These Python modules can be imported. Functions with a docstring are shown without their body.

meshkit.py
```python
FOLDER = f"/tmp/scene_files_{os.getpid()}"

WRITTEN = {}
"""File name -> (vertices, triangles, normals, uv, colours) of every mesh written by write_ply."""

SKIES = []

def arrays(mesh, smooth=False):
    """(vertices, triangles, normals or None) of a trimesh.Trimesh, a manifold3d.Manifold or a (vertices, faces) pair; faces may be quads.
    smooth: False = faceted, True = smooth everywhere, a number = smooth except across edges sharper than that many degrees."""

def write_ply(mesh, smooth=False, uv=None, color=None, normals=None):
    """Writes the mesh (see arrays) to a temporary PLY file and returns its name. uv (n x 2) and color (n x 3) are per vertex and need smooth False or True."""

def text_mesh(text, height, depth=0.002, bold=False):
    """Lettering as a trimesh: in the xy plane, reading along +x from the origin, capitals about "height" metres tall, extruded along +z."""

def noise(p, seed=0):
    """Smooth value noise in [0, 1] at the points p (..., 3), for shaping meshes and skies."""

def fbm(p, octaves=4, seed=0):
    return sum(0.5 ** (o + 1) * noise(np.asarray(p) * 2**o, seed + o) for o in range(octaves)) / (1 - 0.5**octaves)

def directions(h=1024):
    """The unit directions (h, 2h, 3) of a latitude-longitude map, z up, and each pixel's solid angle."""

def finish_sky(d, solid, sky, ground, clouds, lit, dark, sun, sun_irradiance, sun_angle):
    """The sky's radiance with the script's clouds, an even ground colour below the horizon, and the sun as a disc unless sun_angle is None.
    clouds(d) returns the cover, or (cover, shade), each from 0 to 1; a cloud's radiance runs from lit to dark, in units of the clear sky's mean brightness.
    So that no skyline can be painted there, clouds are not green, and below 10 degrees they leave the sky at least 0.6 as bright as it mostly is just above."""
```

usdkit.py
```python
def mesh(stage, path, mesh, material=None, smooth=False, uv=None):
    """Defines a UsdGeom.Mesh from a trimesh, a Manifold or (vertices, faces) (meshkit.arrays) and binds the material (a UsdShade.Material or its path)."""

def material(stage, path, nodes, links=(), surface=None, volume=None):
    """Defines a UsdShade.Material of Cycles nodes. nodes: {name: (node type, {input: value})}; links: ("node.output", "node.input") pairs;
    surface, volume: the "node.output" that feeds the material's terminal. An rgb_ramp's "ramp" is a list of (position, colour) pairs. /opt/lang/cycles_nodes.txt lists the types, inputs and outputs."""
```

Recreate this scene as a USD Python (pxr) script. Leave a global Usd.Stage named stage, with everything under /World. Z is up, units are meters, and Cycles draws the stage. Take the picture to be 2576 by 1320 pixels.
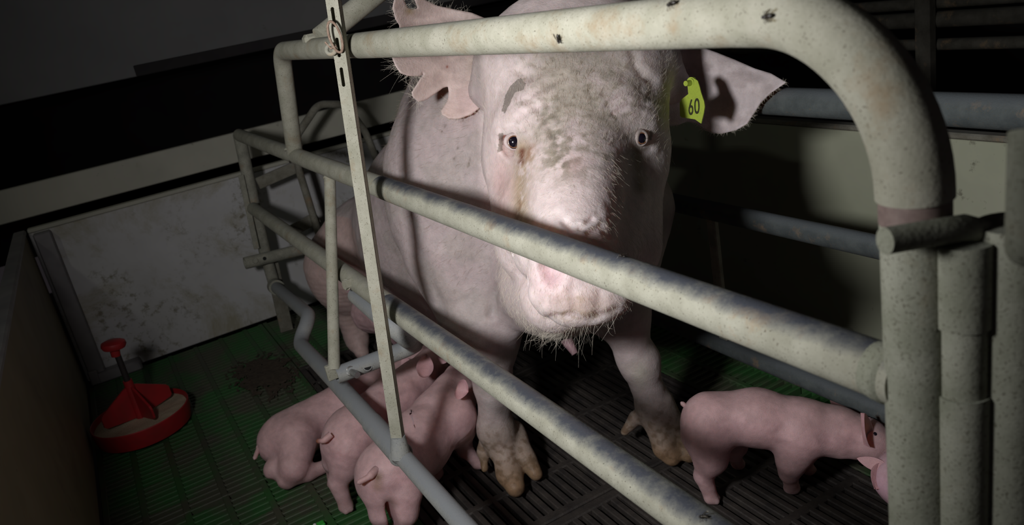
import math
import numpy as np, trimesh, shapely, usdkit, meshkit
from shapely.geometry import Polygon, Point, LineString
from pxr import Usd, UsdGeom, UsdLux, UsdShade, Gf, Sdf, Vt

stage = Usd.Stage.CreateInMemory()
UsdGeom.SetStageUpAxis(stage, 'Z')
UsdGeom.SetStageMetersPerUnit(stage, 1.0)
world = UsdGeom.Xform.Define(stage, '/World')
stage.SetDefaultPrim(world.GetPrim())
UsdGeom.Scope.Define(stage, '/World/Looks')

# ------------------------------------------------------------------ camera, light, exposure
FPX, CX, CY = 2020.68, 1288.0, 660.0          # picture taken as 2576 x 1320
CAM = np.array([0.0, 0.0, 1.02])
RIGHT = np.array([0.85576232, -0.48394118, -0.18295295])
DOWN = np.array([-0.31476109, -0.20634808, -0.9264696])
FWD = np.array([0.41060481, 0.85042425, -0.32891076])
cam = UsdGeom.Camera.Define(stage, '/World/camera')
cam.AddTransformOp().Set(Gf.Matrix4d(*[float(x) for r in (list(RIGHT) + [0], list(-DOWN) + [0], list(-FWD) + [0], list(CAM) + [1]) for x in r]))
cam.CreateHorizontalApertureAttr(36.0)
cam.CreateVerticalApertureAttr(36.0 * 1320 / 2576)
cam.CreateFocalLengthAttr(36.0 * FPX / 2576)
cam.CreateClippingRangeAttr(Gf.Vec2f(0.02, 100.0))
cam.CreateFStopAttr(8.0)
cam.CreateFocusDistanceAttr(1.25)
cam.CreateExposureAttr(0.0)

# the photographer's hand-held flash, off to the left of the gate
LPOS, LAIM = np.array([-0.29, 0.52, 1.06]), np.array([0.62, 1.14, 0.90])
flash = UsdLux.SphereLight.Define(stage, '/World/flash_lamp')
flash.CreateRadiusAttr(0.07)
flash.CreateIntensityAttr(265.0)
flash.CreateColorAttr(Gf.Vec3f(1.0, 0.985, 0.98))
sh = UsdLux.ShapingAPI.Apply(flash.GetPrim())
sh.CreateShapingConeAngleAttr(63.0)
sh.CreateShapingConeSoftnessAttr(1.0)


def look_at(eye, aim):
    z = eye - aim; z = z / np.linalg.norm(z)
    x = np.cross([0, 0, 1.0], z); x /= np.linalg.norm(x)
    y = np.cross(z, x)
    return Gf.Matrix4d(*[float(q) for r in (list(x) + [0], list(y) + [0], list(z) + [0], list(eye) + [1]) for q in r])


flash.AddTransformOp().Set(look_at(LPOS, LAIM))
# a weak ceiling lamp of the stable, up to the left
lamp = UsdLux.RectLight.Define(stage, '/World/ceiling_lamp')
lamp.CreateWidthAttr(.12); lamp.CreateHeightAttr(.12)
lamp.CreateIntensityAttr(62.0)
lamp.CreateColorAttr(Gf.Vec3f(.95, 1.0, .86))
lamp.AddTransformOp().Set(Gf.Matrix4d(1.0).SetTranslate(Gf.Vec3d(-1.25, 1.25, 2.35)))
sky = UsdLux.DomeLight.Define(stage, '/World/dim_room_light')
sky.CreateIntensityAttr(0.004)
sky.CreateColorAttr(Gf.Vec3f(1.0, 0.85, 0.95))

# ------------------------------------------------------------------ helpers


def ray(px, py):
    return RIGHT * ((px - CX) / FPX) + DOWN * ((py - CY) / FPX) + FWD


def W(px, py, d):
    return CAM + ray(px, py) * d


def at_x(px, py, x):
    r = ray(px, py); return CAM + r * (x - CAM[0]) / r[0]


def at_y(px, py, y):
    r = ray(px, py); return CAM + r * (y - CAM[1]) / r[1]


def at_z(px, py, z):
    r = ray(px, py); return CAM + r * (z - CAM[2]) / r[2]


def proj(p):
    q = np.asarray(p, float) - CAM
    d = q @ FWD
    return np.stack([CX + FPX * (q @ RIGHT) / d, CY + FPX * (q @ DOWN) / d, d], -1)


USED = {}


def path_for(name, parent=None):
    base = parent.GetPath() if parent is not None else Sdf.Path('/World')
    k = (str(base), name)
    n = USED.get(k, 0); USED[k] = n + 1
    return str(base.AppendChild(name if n == 0 else f'{name}_{n:03d}'))


def props(p, label=None, cat=None, group=None, kind=None):
    for k, v in (('label', label), ('category', cat), ('group', group), ('kind', kind)):
        if v:
            p.SetCustomDataByKey(k, v)
    return p


def thing(name, label, cat, loc=(0, 0, 0), group=None, kind=None):
    x = UsdGeom.Xform.Define(stage, path_for(name))
    x.AddTranslateOp().Set(Gf.Vec3d(*map(float, loc)))
    p = props(x.GetPrim(), label, cat, group, kind)
    ORIGIN[str(p.GetPath())] = np.array(loc, float)
    return p


ORIGIN = {}


def origin_of(p):
    o = np.zeros(3)
    while p is not None and str(p.GetPath()) != '/World' and p.GetPath() != Sdf.Path('/'):
        o = o + ORIGIN.get(str(p.GetPath()), 0)
        p = p.GetParent()
    return o


def obj(name, mesh, m, parent=None, smooth=35, label=None, cat=None, group=None, kind=None):
    """One mesh of the scene, given in world coordinates."""
    v, f = (np.asarray(mesh.vertices, float), np.asarray(mesh.faces)) if hasattr(mesh, 'vertices') else mesh
    if parent is not None:
        v = v - origin_of(parent)
    g = usdkit.mesh(stage, path_for(name, parent), trimesh.Trimesh(v, f, process=False), m, smooth=smooth)
    props(g.GetPrim(), label, cat, group, kind)
    return g.GetPrim()


def cat_(*ms):
    return trimesh.util.concatenate([m for m in ms])


def unit(v):
    v = np.asarray(v, float); return v / np.linalg.norm(v)


def tube(path, r, n=28, cap=True, up=None):
    """Swept round tube along a polyline; r a number or one per point."""
    p = np.asarray(path, float)
    r = np.broadcast_to(np.asarray(r, float), (len(p),))
    t = np.gradient(p, axis=0); t /= np.linalg.norm(t, axis=1, keepdims=True)
    a = np.cross(t[0], [0, 0, 1.0] if abs(t[0][2]) < .9 else [1.0, 0, 0]); a /= np.linalg.norm(a)
    A = []
    for i in range(len(p)):
        a = a - t[i] * (a @ t[i]); a /= np.linalg.norm(a); A.append(a)
    A = np.array(A); B = np.cross(t, A)
    ang = np.arange(n) * 2 * np.pi / n
    v = p[:, None] + r[:, None, None] * (np.cos(ang)[None, :, None] * A[:, None] + np.sin(ang)[None, :, None] * B[:, None])
    i, j = np.meshgrid(np.arange(len(p) - 1), np.arange(n), indexing='ij')
    q = np.stack([i * n + j, i * n + (j + 1) % n, (i + 1) * n + (j + 1) % n, (i + 1) * n + j], -1).reshape(-1, 4)
    f = np.vstack([q[:, [0, 1, 2]], q[:, [0, 2, 3]]])
    v = v.reshape(-1, 3)
    if cap:
        c0, c1, k = len(v), len(v) + 1, (len(p) - 1) * n
        v = np.vstack([v, p[0], p[-1]])
        jj = np.arange(n)
        f = np.vstack([f, np.stack([np.full(n, c0), (jj + 1) % n, jj], 1), np.stack([np.full(n, c1), k + jj, k + (jj + 1) % n], 1)])
    return trimesh.Trimesh(v, f, process=False)


def rounded(pts, rad, seg=10, lim=.49):
    """Polyline with its inner corners rounded to the radius."""
    pts = [np.asarray(p, float) for p in pts]
    rad = np.broadcast_to(rad, (len(pts),))
    out = [pts[0]]
    for k in range(1, len(pts) - 1):
        a, b, c = pts[k - 1], pts[k], pts[k + 1]
        u, w = unit(a - b), unit(c - b)
        th = math.acos(np.clip(u @ w, -1, 1))
        if math.pi - th < .02 or rad[k] <= 0:
            out.append(b); continue
        L = min(rad[k] / math.tan(th / 2), lim * np.linalg.norm(a - b), lim * np.linalg.norm(c - b))
        R = L * math.tan(th / 2)
        ctr = b + unit(u + w) * R / math.sin(th / 2)
        p0, p1 = b + u * L, b + w * L
        e0, e1 = p0 - ctr, p1 - ctr
        om = math.acos(np.clip(unit(e0) @ unit(e1), -1, 1))
        for s in np.linspace(0, 1, seg):
            out.append(ctr + (math.sin((1 - s) * om) * e0 + math.sin(s * om) * e1) / math.sin(om))
    out.append(pts[-1])
    return np.array(out)


def dense(pts, step):
    pts = np.asarray(pts, float); out = [pts[0]]
    for a, b in zip(pts[:-1], pts[1:]):
        n = max(1, int(np.ceil(np.linalg.norm(b - a) / step)))
        out += [a + (b - a) * (k + 1) / n for k in range(n)]
    return np.array(out)


def box(c, s, R=None, bevel=0.0):
    """Box of size s at c (R: columns = its axes), with its edges bevelled."""
    if bevel > 0:
        h = np.array(s) / 2 - bevel
        pts = np.array([[sx * (h[0] + (bevel if k == 0 else 0)), sy * (h[1] + (bevel if k == 1 else 0)), sz * (h[2] + (bevel if k == 2 else 0))] for sx in (-1, 1) for sy in (-1, 1) for sz in (-1, 1) for k in range(3)])
        m = trimesh.convex.convex_hull(pts)
    else:
        m = trimesh.creation.box(s)
    T = np.eye(4); T[:3, 3] = c
    if R is not None:
        T[:3, :3] = R
    m.apply_transform(T)
    return m


def prism(poly, h, T):
    m = trimesh.creation.extrude_polygon(poly, h, engine='earcut'); m.apply_transform(T); return m


def frame(o, x, y, z):
    T = np.eye(4); T[:3, 0], T[:3, 1], T[:3, 2], T[:3, 3] = x, y, z, o; return T


def bead(c, axis, R, r, n=28, m=8):
    """Weld bead or ring: a torus about an axis."""
    t = trimesh.creation.torus(R, r, n, m)
    z = unit(axis); x = unit(np.cross(z, [0.3, 0.2, 1.0])); y = np.cross(z, x)
    t.apply_transform(frame(c, x, y, z)); return t


# ------------------------------------------------------------------ materials
mk = lambda name, nodes, links, surface='p.BSDF': usdkit.material(stage, '/World/Looks/' + name, nodes, links, surface)


def plain(name, c, rough=.5, metallic=0.0, c2=None, scale=30, bump=0.0, bscale=80, sss=0.0, spec=.5, detail=4, lo=.35, hi=.65, coat=0.0):
    n = {'p': ('principled_bsdf', {'roughness': rough, 'metallic': metallic, 'base_color': c, 'specular_ior_level': spec})}
    l = []
    n['t'] = ('texture_coordinate', {})
    if sss:
        n['p'][1].update(subsurface_weight=sss, subsurface_scale=.006, subsurface_radius=(1, .35, .2))
    if coat:
        n['p'][1].update(coat_weight=coat, coat_roughness=.15)
    if c2:
        n['n'] = ('noise_texture', {'scale': scale, 'detail': detail, 'roughness': .6})
        n['r'] = ('rgb_ramp', {'ramp': [(lo, c), (hi, c2)]})
        l += [('t.object', 'n.vector'), ('n.fac', 'r.fac'), ('r.color', 'p.base_color')]
    if bump:
        n['bn'] = ('noise_texture', {'scale': bscale, 'detail': 3})
        n['b'] = ('bump', {'strength': bump, 'distance': .002})
        l += [('t.object', 'bn.vector'), ('bn.fac', 'b.height'), ('b.normal', 'p.normal')]
    return mk(name, n, l)


def pipe_mat(name, dust, dust2, metal, speck=(.10, .085, .06), wear=(.35, .8), rust=(.30, .19, .10), rust_at=(.56, .72), speck_at=(.60, .72)):
    """Dusty painted tube: mottled dust with dark specks and rust, rubbed down to bluish zinc along its top, with shade put in on dusty_rail."""
    n = {
        't': ('texture_coordinate', {}), 'g': ('geometry', {}),
        'n1': ('noise_texture', {'scale': 26, 'detail': 6, 'roughness': .65}),
        'r1': ('rgb_ramp', {'ramp': [(.35, dust), (.65, dust2)]}),
        'n2': ('noise_texture', {'scale': 420, 'detail': 3, 'roughness': .6}),
        'r2': ('rgb_ramp', {'ramp': [(speck_at[0], (0, 0, 0)), (speck_at[1], (1, 1, 1))]}),
        'm2': ('mix', {'color2': speck}),
        'n3': ('noise_texture', {'scale': 14, 'detail': 7, 'roughness': .7}),
        'r3': ('rgb_ramp', {'ramp': [(rust_at[0], (0, 0, 0)), (rust_at[1], (.8, .8, .8))]}),
        'm3': ('mix', {'color2': rust}),
        's': ('separate_xyz', {}),
        'n4': ('noise_texture', {'scale': 18, 'detail': 8, 'roughness': .75}),
        'a4': ('math', {'math_type': 'multiply_add', 'value2': .9, 'value3': -.45}),
        'a5': ('math', {'math_type': 'add'}),
        'r4': ('rgb_ramp', {'ramp': [(wear[0], (0, 0, 0)), (wear[1], (1, 1, 1))]}),
        'm4': ('mix', {'color2': metal}),
        'n5': ('noise_texture', {'scale': 300, 'detail': 4}),
        'b': ('bump', {'strength': .35, 'distance': .0012}),
        'rr': ('map_range', {'from_min': 0, 'from_max': 1, 'to_min': .82, 'to_max': .5}),
        'p': ('principled_bsdf', {'specular_ior_level': .35}),
    }
    l = [('t.object', 'n1.vector'), ('t.object', 'n2.vector'), ('t.object', 'n3.vector'), ('t.object', 'n4.vector'), ('t.object', 'n5.vector'),
         ('n1.fac', 'r1.fac'), ('n2.fac', 'r2.fac'), ('r2.color', 'm2.fac'), ('r1.color', 'm2.color1'),
         ('n3.fac', 'r3.fac'), ('r3.color', 'm3.fac'), ('m2.color', 'm3.color1'),
         ('g.normal', 's.vector'), ('n4.fac', 'a4.value1'), ('a4.value', 'a5.value1'), ('s.z', 'a5.value2'), ('a5.value', 'r4.fac'),
         ('r4.color', 'm4.fac'), ('m3.color', 'm4.color1'), ('m4.color', 'p.base_color'), ('r4.color', 'rr.value'), ('rr.result', 'p.roughness'),
         ('n5.fac', 'b.height'), ('b.normal', 'p.normal')]
    return mk(name, n, l)


def skin_mat(name, rough=.5, sss=.25, bscale=260, bump=.35):
    """Skin whose colour (bare skin, dirt, scabs) is carried by the mesh's own tint."""
    n = {
        't': ('texture_coordinate', {}),
        'a': ('attribute', {'attribute': 'tint'}),
        'n1': ('noise_texture', {'scale': 60, 'detail': 6, 'roughness': .7}),
        'r1': ('rgb_ramp', {'ramp': [(.25, (.80, .80, .80)), (.75, (1.12, 1.10, 1.10))]}),
        'm1': ('mix', {'mix_type': 'multiply', 'fac': 1.0}),
        'n2': ('noise_texture', {'scale': bscale, 'detail': 4, 'roughness': .6}),
        'b': ('bump', {'strength': bump, 'distance': .0025}),
        'p': ('principled_bsdf', {'roughness': rough, 'subsurface_weight': sss, 'subsurface_scale': .006, 'subsurface_radius': (1, .35, .2), 'specular_ior_level': .35}),
    }
    l = [('t.object', 'n1.vector'), ('n1.fac', 'r1.fac'), ('a.color', 'm1.color1'), ('r1.color', 'm1.color2'), ('m1.color', 'p.base_color'),
         ('t.object', 'n2.vector'), ('n2.fac', 'b.height'), ('b.normal', 'p.normal')]
    return mk(name, n, l)


DUST = pipe_mat('dusty_rail', (.295, .29, .23), (.39, .385, .315), (.060, .066, .082), wear=(.55, 1.0))  # worn top tone also darkened, as shade on the unlit upper side
DUST_CLEAN = pipe_mat('dusty_rail_plain', (.30, .295, .23), (.40, .39, .32), (.30, .30, .28), wear=(.8, 1.3), rust=(.27, .20, .12))
POST = pipe_mat('post_metal', (.24, .25, .19), (.35, .355, .29), (.25, .28, .28), speck=(.13, .125, .09), wear=(.9, 1.4), speck_at=(.56, .68), rust_at=(.62, .8), rust=(.26, .23, .15))
ZINC = pipe_mat('zinc_pipe', (.27, .28, .275), (.37, .37, .34), (.26, .275, .29), wear=(.1, .8), rust_at=(.68, .9))
GREYPOST = pipe_mat('grey_tube', (.22, .22, .18), (.36, .35, .29), (.30, .30, .27), wear=(.8, 1.3))
SHADE = pipe_mat('shaded_tube', (.14, .13, .10), (.24, .23, .19), (.2, .2, .19), wear=(.6, 1.2))  # darker tube copy, the shade on the rear gate put into its colour
DIM = pipe_mat('dimmed_tube', (.05, .046, .036), (.09, .085, .07), (.08, .08, .07), wear=(.6, 1.2))  # tube colour dimmed to stand for the weak light on the next crate
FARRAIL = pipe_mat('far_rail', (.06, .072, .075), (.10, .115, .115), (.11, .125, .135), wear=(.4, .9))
STEEL = plain('bolt_steel', (.45, .46, .47), .4, .8, (.35, .34, .32), 60)
RUST = plain('rusty_wire', (.20, .125, .09), .8, .0, (.34, .25, .19), 160, bump=.4, bscale=400)
HOLE = plain('hole_dark', (.01, .01, .01), .9)
RED = plain('red_plastic', (.42, .015, .02), .5, 0, (.30, .02, .02), 20, bump=.1)
ROD = plain('feeder_rod', (.03, .025, .025), .5)
FEED = plain('dry_feed', (.42, .33, .22), .95, 0, (.62, .52, .38), 500, bump=.8, bscale=500)
BOARD = None
GREEN = plain('green_plastic', (.026, .105, .026), .6, 0, (.062, .066, .042), 5, bump=.25, bscale=200, detail=9, lo=.42, hi=.58)
IRON = plain('cast_iron', (.028, .024, .023), .6, 0, (.055, .046, .040), 25, bump=.5, bscale=150)
PIT = plain('slurry_pit', (.010, .008, .006), .8)
MUCK = plain('dried_muck', (.040, .027, .018), .95, 0, (.075, .056, .038), 90, bump=1.0, bscale=140)
TAG = plain('tag_yellow', (.36, .46, .055), .5, 0, (.27, .35, .05), 260, lo=.5, hi=.8)
INK = plain('tag_ink', (.03, .03, .01), .6)
EYE = plain('eye_dark', (.008, .006, .012), .06, spec=.8, coat=1.0)
EYEBROWN = plain('eye_iris', (.22, .10, .05), .1, spec=.8, coat=1.0)
HOOF = plain('hoof_horn', (.20, .115, .06), .55, 0, (.36, .26, .17), 60, bump=.4, bscale=160)
FLYM = plain('fly_body', (.02, .016, .013), .4)
WING = mk('fly_wing', {'a': ('transparent_bsdf', {'color': (.75, .72, .66)}), 'b': ('glossy_bsdf', {'roughness': .25, 'color': (.6, .6, .6)}), 'f': ('fresnel', {'IOR': 1.4}), 'm': ('mix_closure', {})}, [('f.fac', 'm.fac'), ('a.BSDF', 'm.closure1'), ('b.BSDF', 'm.closure2')], 'm.closure')
SOWSKIN = skin_mat('sow_skin')
PIGSKIN = skin_mat('piglet_skin', rough=.44, sss=.3, bscale=520, bump=.35)
HAIR = mk('bristle', {'p': ('principled_bsdf', {'base_color': (.72, .66, .56), 'roughness': .5})}, [])
DARKHAIR = mk('bristle_dark', {'p': ('principled_bsdf', {'base_color': (.30, .24, .18), 'roughness': .5})}, [])


def stained(name, c, c2, stain, scale=2.2, amount=(.56, .72), fine=(.60, .70), rough=.6):
    """Board with blotchy manure stains and small spatters."""
    n = {
        't': ('texture_coordinate', {}),
        'n1': ('noise_texture', {'scale': scale * 2, 'detail': 6, 'roughness': .6}), 'r1': ('rgb_ramp', {'ramp': [(.35, c), (.7, c2)]}),
        'n2': ('noise_texture', {'scale': scale, 'detail': 9, 'roughness': .72, 'distortion': .6}), 'r2': ('rgb_ramp', {'ramp': [(amount[0], (0, 0, 0)), (amount[1], (.75, .75, .75))]}),
        'm2': ('mix', {'color2': stain}),
        'n3': ('noise_texture', {'scale': scale * 16, 'detail': 8, 'roughness': .7}), 'r3': ('rgb_ramp', {'ramp': [(fine[0], (0, 0, 0)), (fine[1], (.8, .8, .8))]}),
        'n4': ('noise_texture', {'scale': scale * 1.7, 'detail': 2}), 'r4': ('rgb_ramp', {'ramp': [(.48, (0, 0, 0)), (.58, (1, 1, 1))]}),
        'mm': ('mix', {'mix_type': 'multiply', 'fac': 1.0}),
        'm3': ('mix', {'color2': tuple(x * .6 for x in stain)}),
        'b': ('bump', {'strength': .25, 'distance': .002}),
        'p': ('principled_bsdf', {'roughness': rough, 'specular_ior_level': .35}),
    }
    l = [(f't.object', f'n{k}.vector') for k in (1, 2, 3, 4)] + [(f'n{k}.fac', f'r{k}.fac') for k in (1, 2, 3, 4)]
    l += [('r2.color', 'm2.fac'), ('r1.color', 'm2.color1'), ('r3.color', 'mm.color1'), ('r4.color', 'mm.color2'), ('mm.color', 'm3.fac'), ('m2.color', 'm3.color1'), ('m3.color', 'p.base_color'), ('n3.fac', 'b.height'), ('b.normal', 'p.normal')]
    return mk(name, n, l)


WHITEBOARD = stained('white_board', (.56, .555, .565), (.47, .46, .46), (.30, .265, .165), amount=(.50, .62), fine=(.52, .62))
BROWNBOARD = stained('brown_board', (.20, .17, .105), (.25, .215, .14), (.13, .10, .075), scale=3)
OLIVEBOARD = stained('olive_board', (.40, .42, .31), (.46, .47, .36), (.23, .225, .16), scale=2, amount=(.6, .8))
PLASTER = stained('grey_plaster', (.20, .20, .205), (.25, .245, .245), (.20, .19, .175), scale=1.2)
DARKWALL = plain('dark_plaster', (.03, .027, .03), .9, 0, (.045, .04, .04), 3)
BEAM = stained('pale_beam', (.40, .39, .33), (.47, .455, .38), (.26, .24, .17), scale=3, amount=(.62, .8))
TRIMGREY = plain('grey_profile', (.19, .18, .19), .5, .2, (.26, .25, .25), 12)

# ------------------------------------------------------------------ the setting
XL, XR, YB = -0.245, 1.54, 2.95
BOARD_H = 0.54
GX0, GX1 = 0.36, 1.10          # iron part of the floor, under the crate
GY0, GY1 = 0.02, 2.42

floor = thing('floor', 'slatted pen floor, green plastic at the sides, dark iron under the sow', None, kind='structure')
obj('pit', box((.65, 1.3, -.33), (2.2, 3.6, .04)), PIT, floor)
RNG = np.random.default_rng(7)


def slat_panel(x0, x1, y0, y1, ribs, pitch=.0245, slat=.0120, depth=.03):
    """Moulded panel: slats across, ribs along."""
    ms = []
    for rx in ribs:
        ms.append(box((rx, (y0 + y1) / 2, -depth / 2), (.016, y1 - y0, depth), bevel=.002))
    y = y0 + slat / 2
    while y + slat / 2 <= y1 + 1e-6:
        ms.append(box(((x0 + x1) / 2, y, -depth / 2 + .001), (x1 - x0, slat, depth - .004), bevel=.002))
        y += pitch
    return cat_(*ms)


ROWS = [(-.02, .60), (.602, 1.222), (1.224, 1.844), (1.846, 2.43), (2.432, YB - .012)]
for x0, x1 in ((XL + .003, GX0 - .002),):
    for y0, y1 in ROWS:
        ribs = [x0 + .008] + [x for x in np.arange(-.151, .36, .0885) if x0 + .02 < x < x1 - .02] + [x1 - .008]
        obj('green_slatted_panel', slat_panel(x0, x1, y0, y1, ribs), GREEN, floor, smooth=False, kind='stuff')
for y0, y1 in ROWS:
    obj('green_slatted_panel', slat_panel(GX1 + .002, XR - .004, y0, y1, np.linspace(GX1 + .01, XR - .012, 6)), GREEN, floor, smooth=False, kind='stuff')
obj('green_slatted_panel', slat_panel(GX0, GX1, GY1 + .004, YB - .012, np.linspace(GX0 + .008, GX1 - .008, 9)), GREEN, floor, smooth=False, kind='stuff')
# cast iron grates, slots running along the crate
for gx in ((GX0, GX0 + .368), (GX0 + .372, GX1)):
    for gy0, gy1 in ((GY0, .618), (.622, 1.218), (1.222, 1.818), (1.822, GY1)):
        g = UsdGeom.Xform.Define(stage, path_for('iron_grate', floor)).GetPrim()
        a, b = gx
        L = (gy1 - gy0)
        fr = [box(((a + b) / 2, gy0 + .012, -.016), (b - a, .024, .032), bevel=.003), box(((a + b) / 2, gy1 - .012, -.016), (b - a, .024, .032), bevel=.003),
              box((a + .009, (gy0 + gy1) / 2, -.016), (.018, L - .04, .032), bevel=.003), box((b - .009, (gy0 + gy1) / 2, -.016), (.018, L - .04, .032), bevel=.003)]
        for k in (1, 2, 3):
            fr.append(box(((a + b) / 2, gy0 + L * k / 4, -.017), (b - a - .03, .020, .030), bevel=.003))
        obj('grate_frame', cat_(*fr), IRON, g, smooth=False)
        nb = 14
        for k in range(nb):
            x = a + .018 + (b - a - .036) * (k + .5) / nb
            obj('grate_bar', box((x, (gy0 + gy1) / 2, -.0165), (.0135, L - .03, .028), bevel=.002), IRON, g, smooth=False)

# dried dung heaped at the gate's far foot
def heap(c, rx, ry, h, n=110, seed=0):
    g = np.linspace(-1, 1, n); X, Y = np.meshgrid(g, g, indexing='ij')
    rr = np.hypot(X, Y)
    Z = np.clip(1 - rr ** 1.6, 0, 1) * h * (.35 + 1.1 * meshkit.fbm(np.stack([X * 3, Y * 3, X * 0], -1), 4, seed))
    v = np.stack([c[0] + X * rx, c[1] + Y * ry, c[2] + Z - .002], -1).reshape(-1, 3)
    i, j = np.meshgrid(np.arange(n - 1), np.arange(n - 1), indexing='ij'); k = (i * n + j).ravel()
    f = np.vstack([np.stack([k, k + n, k + n + 1], 1), np.stack([k, k + n + 1, k + 1], 1)])
    keep = ((rr * (.62 + .8 * meshkit.fbm(np.stack([X * 2.4, Y * 2.4, X * 0 + 5], -1), 4, seed + 1))).ravel()[f] + 1.1 * (meshkit.fbm(np.stack([X * 14, Y * 14, X * 0], -1), 3, seed + 2).ravel()[f] - .5) < .74).all(1)
    m = trimesh.Trimesh(v, f[keep], process=False); m.remove_unreferenced_vertices()
    return m


obj('muck_patch', heap((.27, 2.46, .002), .13, .24, .008, seed=3), MUCK, None, smooth=True, label='dark brown dried dung caked on the green slats beside the far end of the gate', cat='dung', kind='stuff')

# room shell far behind
obj('wall_back', box((.6, 6.0, 1.2), (9.0, .1, 2.6)), DARKWALL, kind='structure')
obj('wall_right', box((4.6, 2.5, 1.2), (.1, 7.0, 2.6)), DARKWALL, kind='structure')
obj('ceiling', box((.6, 2.5, 2.5), (9.0, 7.2, .06)), DARKWALL, kind='structure')
obj('ground', box((.6, 2.5, -.42), (9.0, 7.2, .06)), PIT, kind='structure')

# pen partitions
p = thing('pen_partition', 'stained white pen board across the back, behind the red feeder', 'pen board', ((XL + XR) / 2, YB, 0))
obj('board', box(((XL + XR) / 2, YB + .012, BOARD_H / 2 + .004), (XR - XL - .01, .024, BOARD_H), bevel=.003), WHITEBOARD, p)
obj('top_edge', box(((XL + XR) / 2, YB + .012, BOARD_H + .010), (XR - XL - .01, .032, .014), bevel=.003), BEAM, p)
obj('corner_post', box((XL + .042, YB - .016, BOARD_H / 2), (.052, .030, BOARD_H), bevel=.004), TRIMGREY, p, label='dark grey metal corner profile')
obj('foot_bracket', cat_(box((XL + .10, YB - .03, .018), (.16, .05, .036), bevel=.006), box((XL + .03, YB - .05, .03), (.03, .02, .05), bevel=.004)), TRIMGREY, p)
p = thing('pen_partition', 'dim brown pen board along the left edge', 'pen board', (XL, 1.4, 0))
obj('board', box((XL - .014, 1.45, BOARD_H / 2 + .004), (.024, 2.98, BOARD_H), bevel=.003), BROWNBOARD, p)
obj('top_edge', box((XL - .016, 1.45, BOARD_H + .012), (.036, 2.98, .016), bevel=.004), TRIMGREY, p, label='grey metal edge strip')
p = thing('pen_partition', 'olive green pen board in shadow behind the right ear of the sow', 'pen board', (XR, 1.4, 0))
obj('board', box((XR + .014, 1.45, BOARD_H / 2 + .004), (.024, 2.98, BOARD_H), bevel=.003), OLIVEBOARD, p)
obj('top_edge', box((XR + .014, 1.45, BOARD_H + .010), (.030, 2.98, .014), bevel=.004), SHADE, p)

# pale beam behind the back board, and the grey wall above the dark gap
b0, b1 = at_y(120, 487, 3.02), at_y(985, 252, 3.02)
obj('cross_beam', box((.7, 3.035, .634), (3.2, .03, .105), bevel=.003), BEAM, None, label='long pale horizontal beam behind the white back board', cat='beam')
UP = 3.7
zb = at_y(500, 160, UP)[2]
p = thing('wall_panel', 'grey plaster wall hanging above the dark gap at the back', 'wall panel', (.4, UP, zb))
obj('panel', box((.4, UP + .03, zb + .62), (5.2, .05, 1.24), bevel=.003), PLASTER, p)
xs = at_y(340, 180, UP - .01)[0]
obj('lower_strip', box(((xs + 2.6) / 2, UP - .004, zb + .022), (2.6 - xs, .018, .045), bevel=.003), DARKWALL, p, label='narrow black strip')

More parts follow.
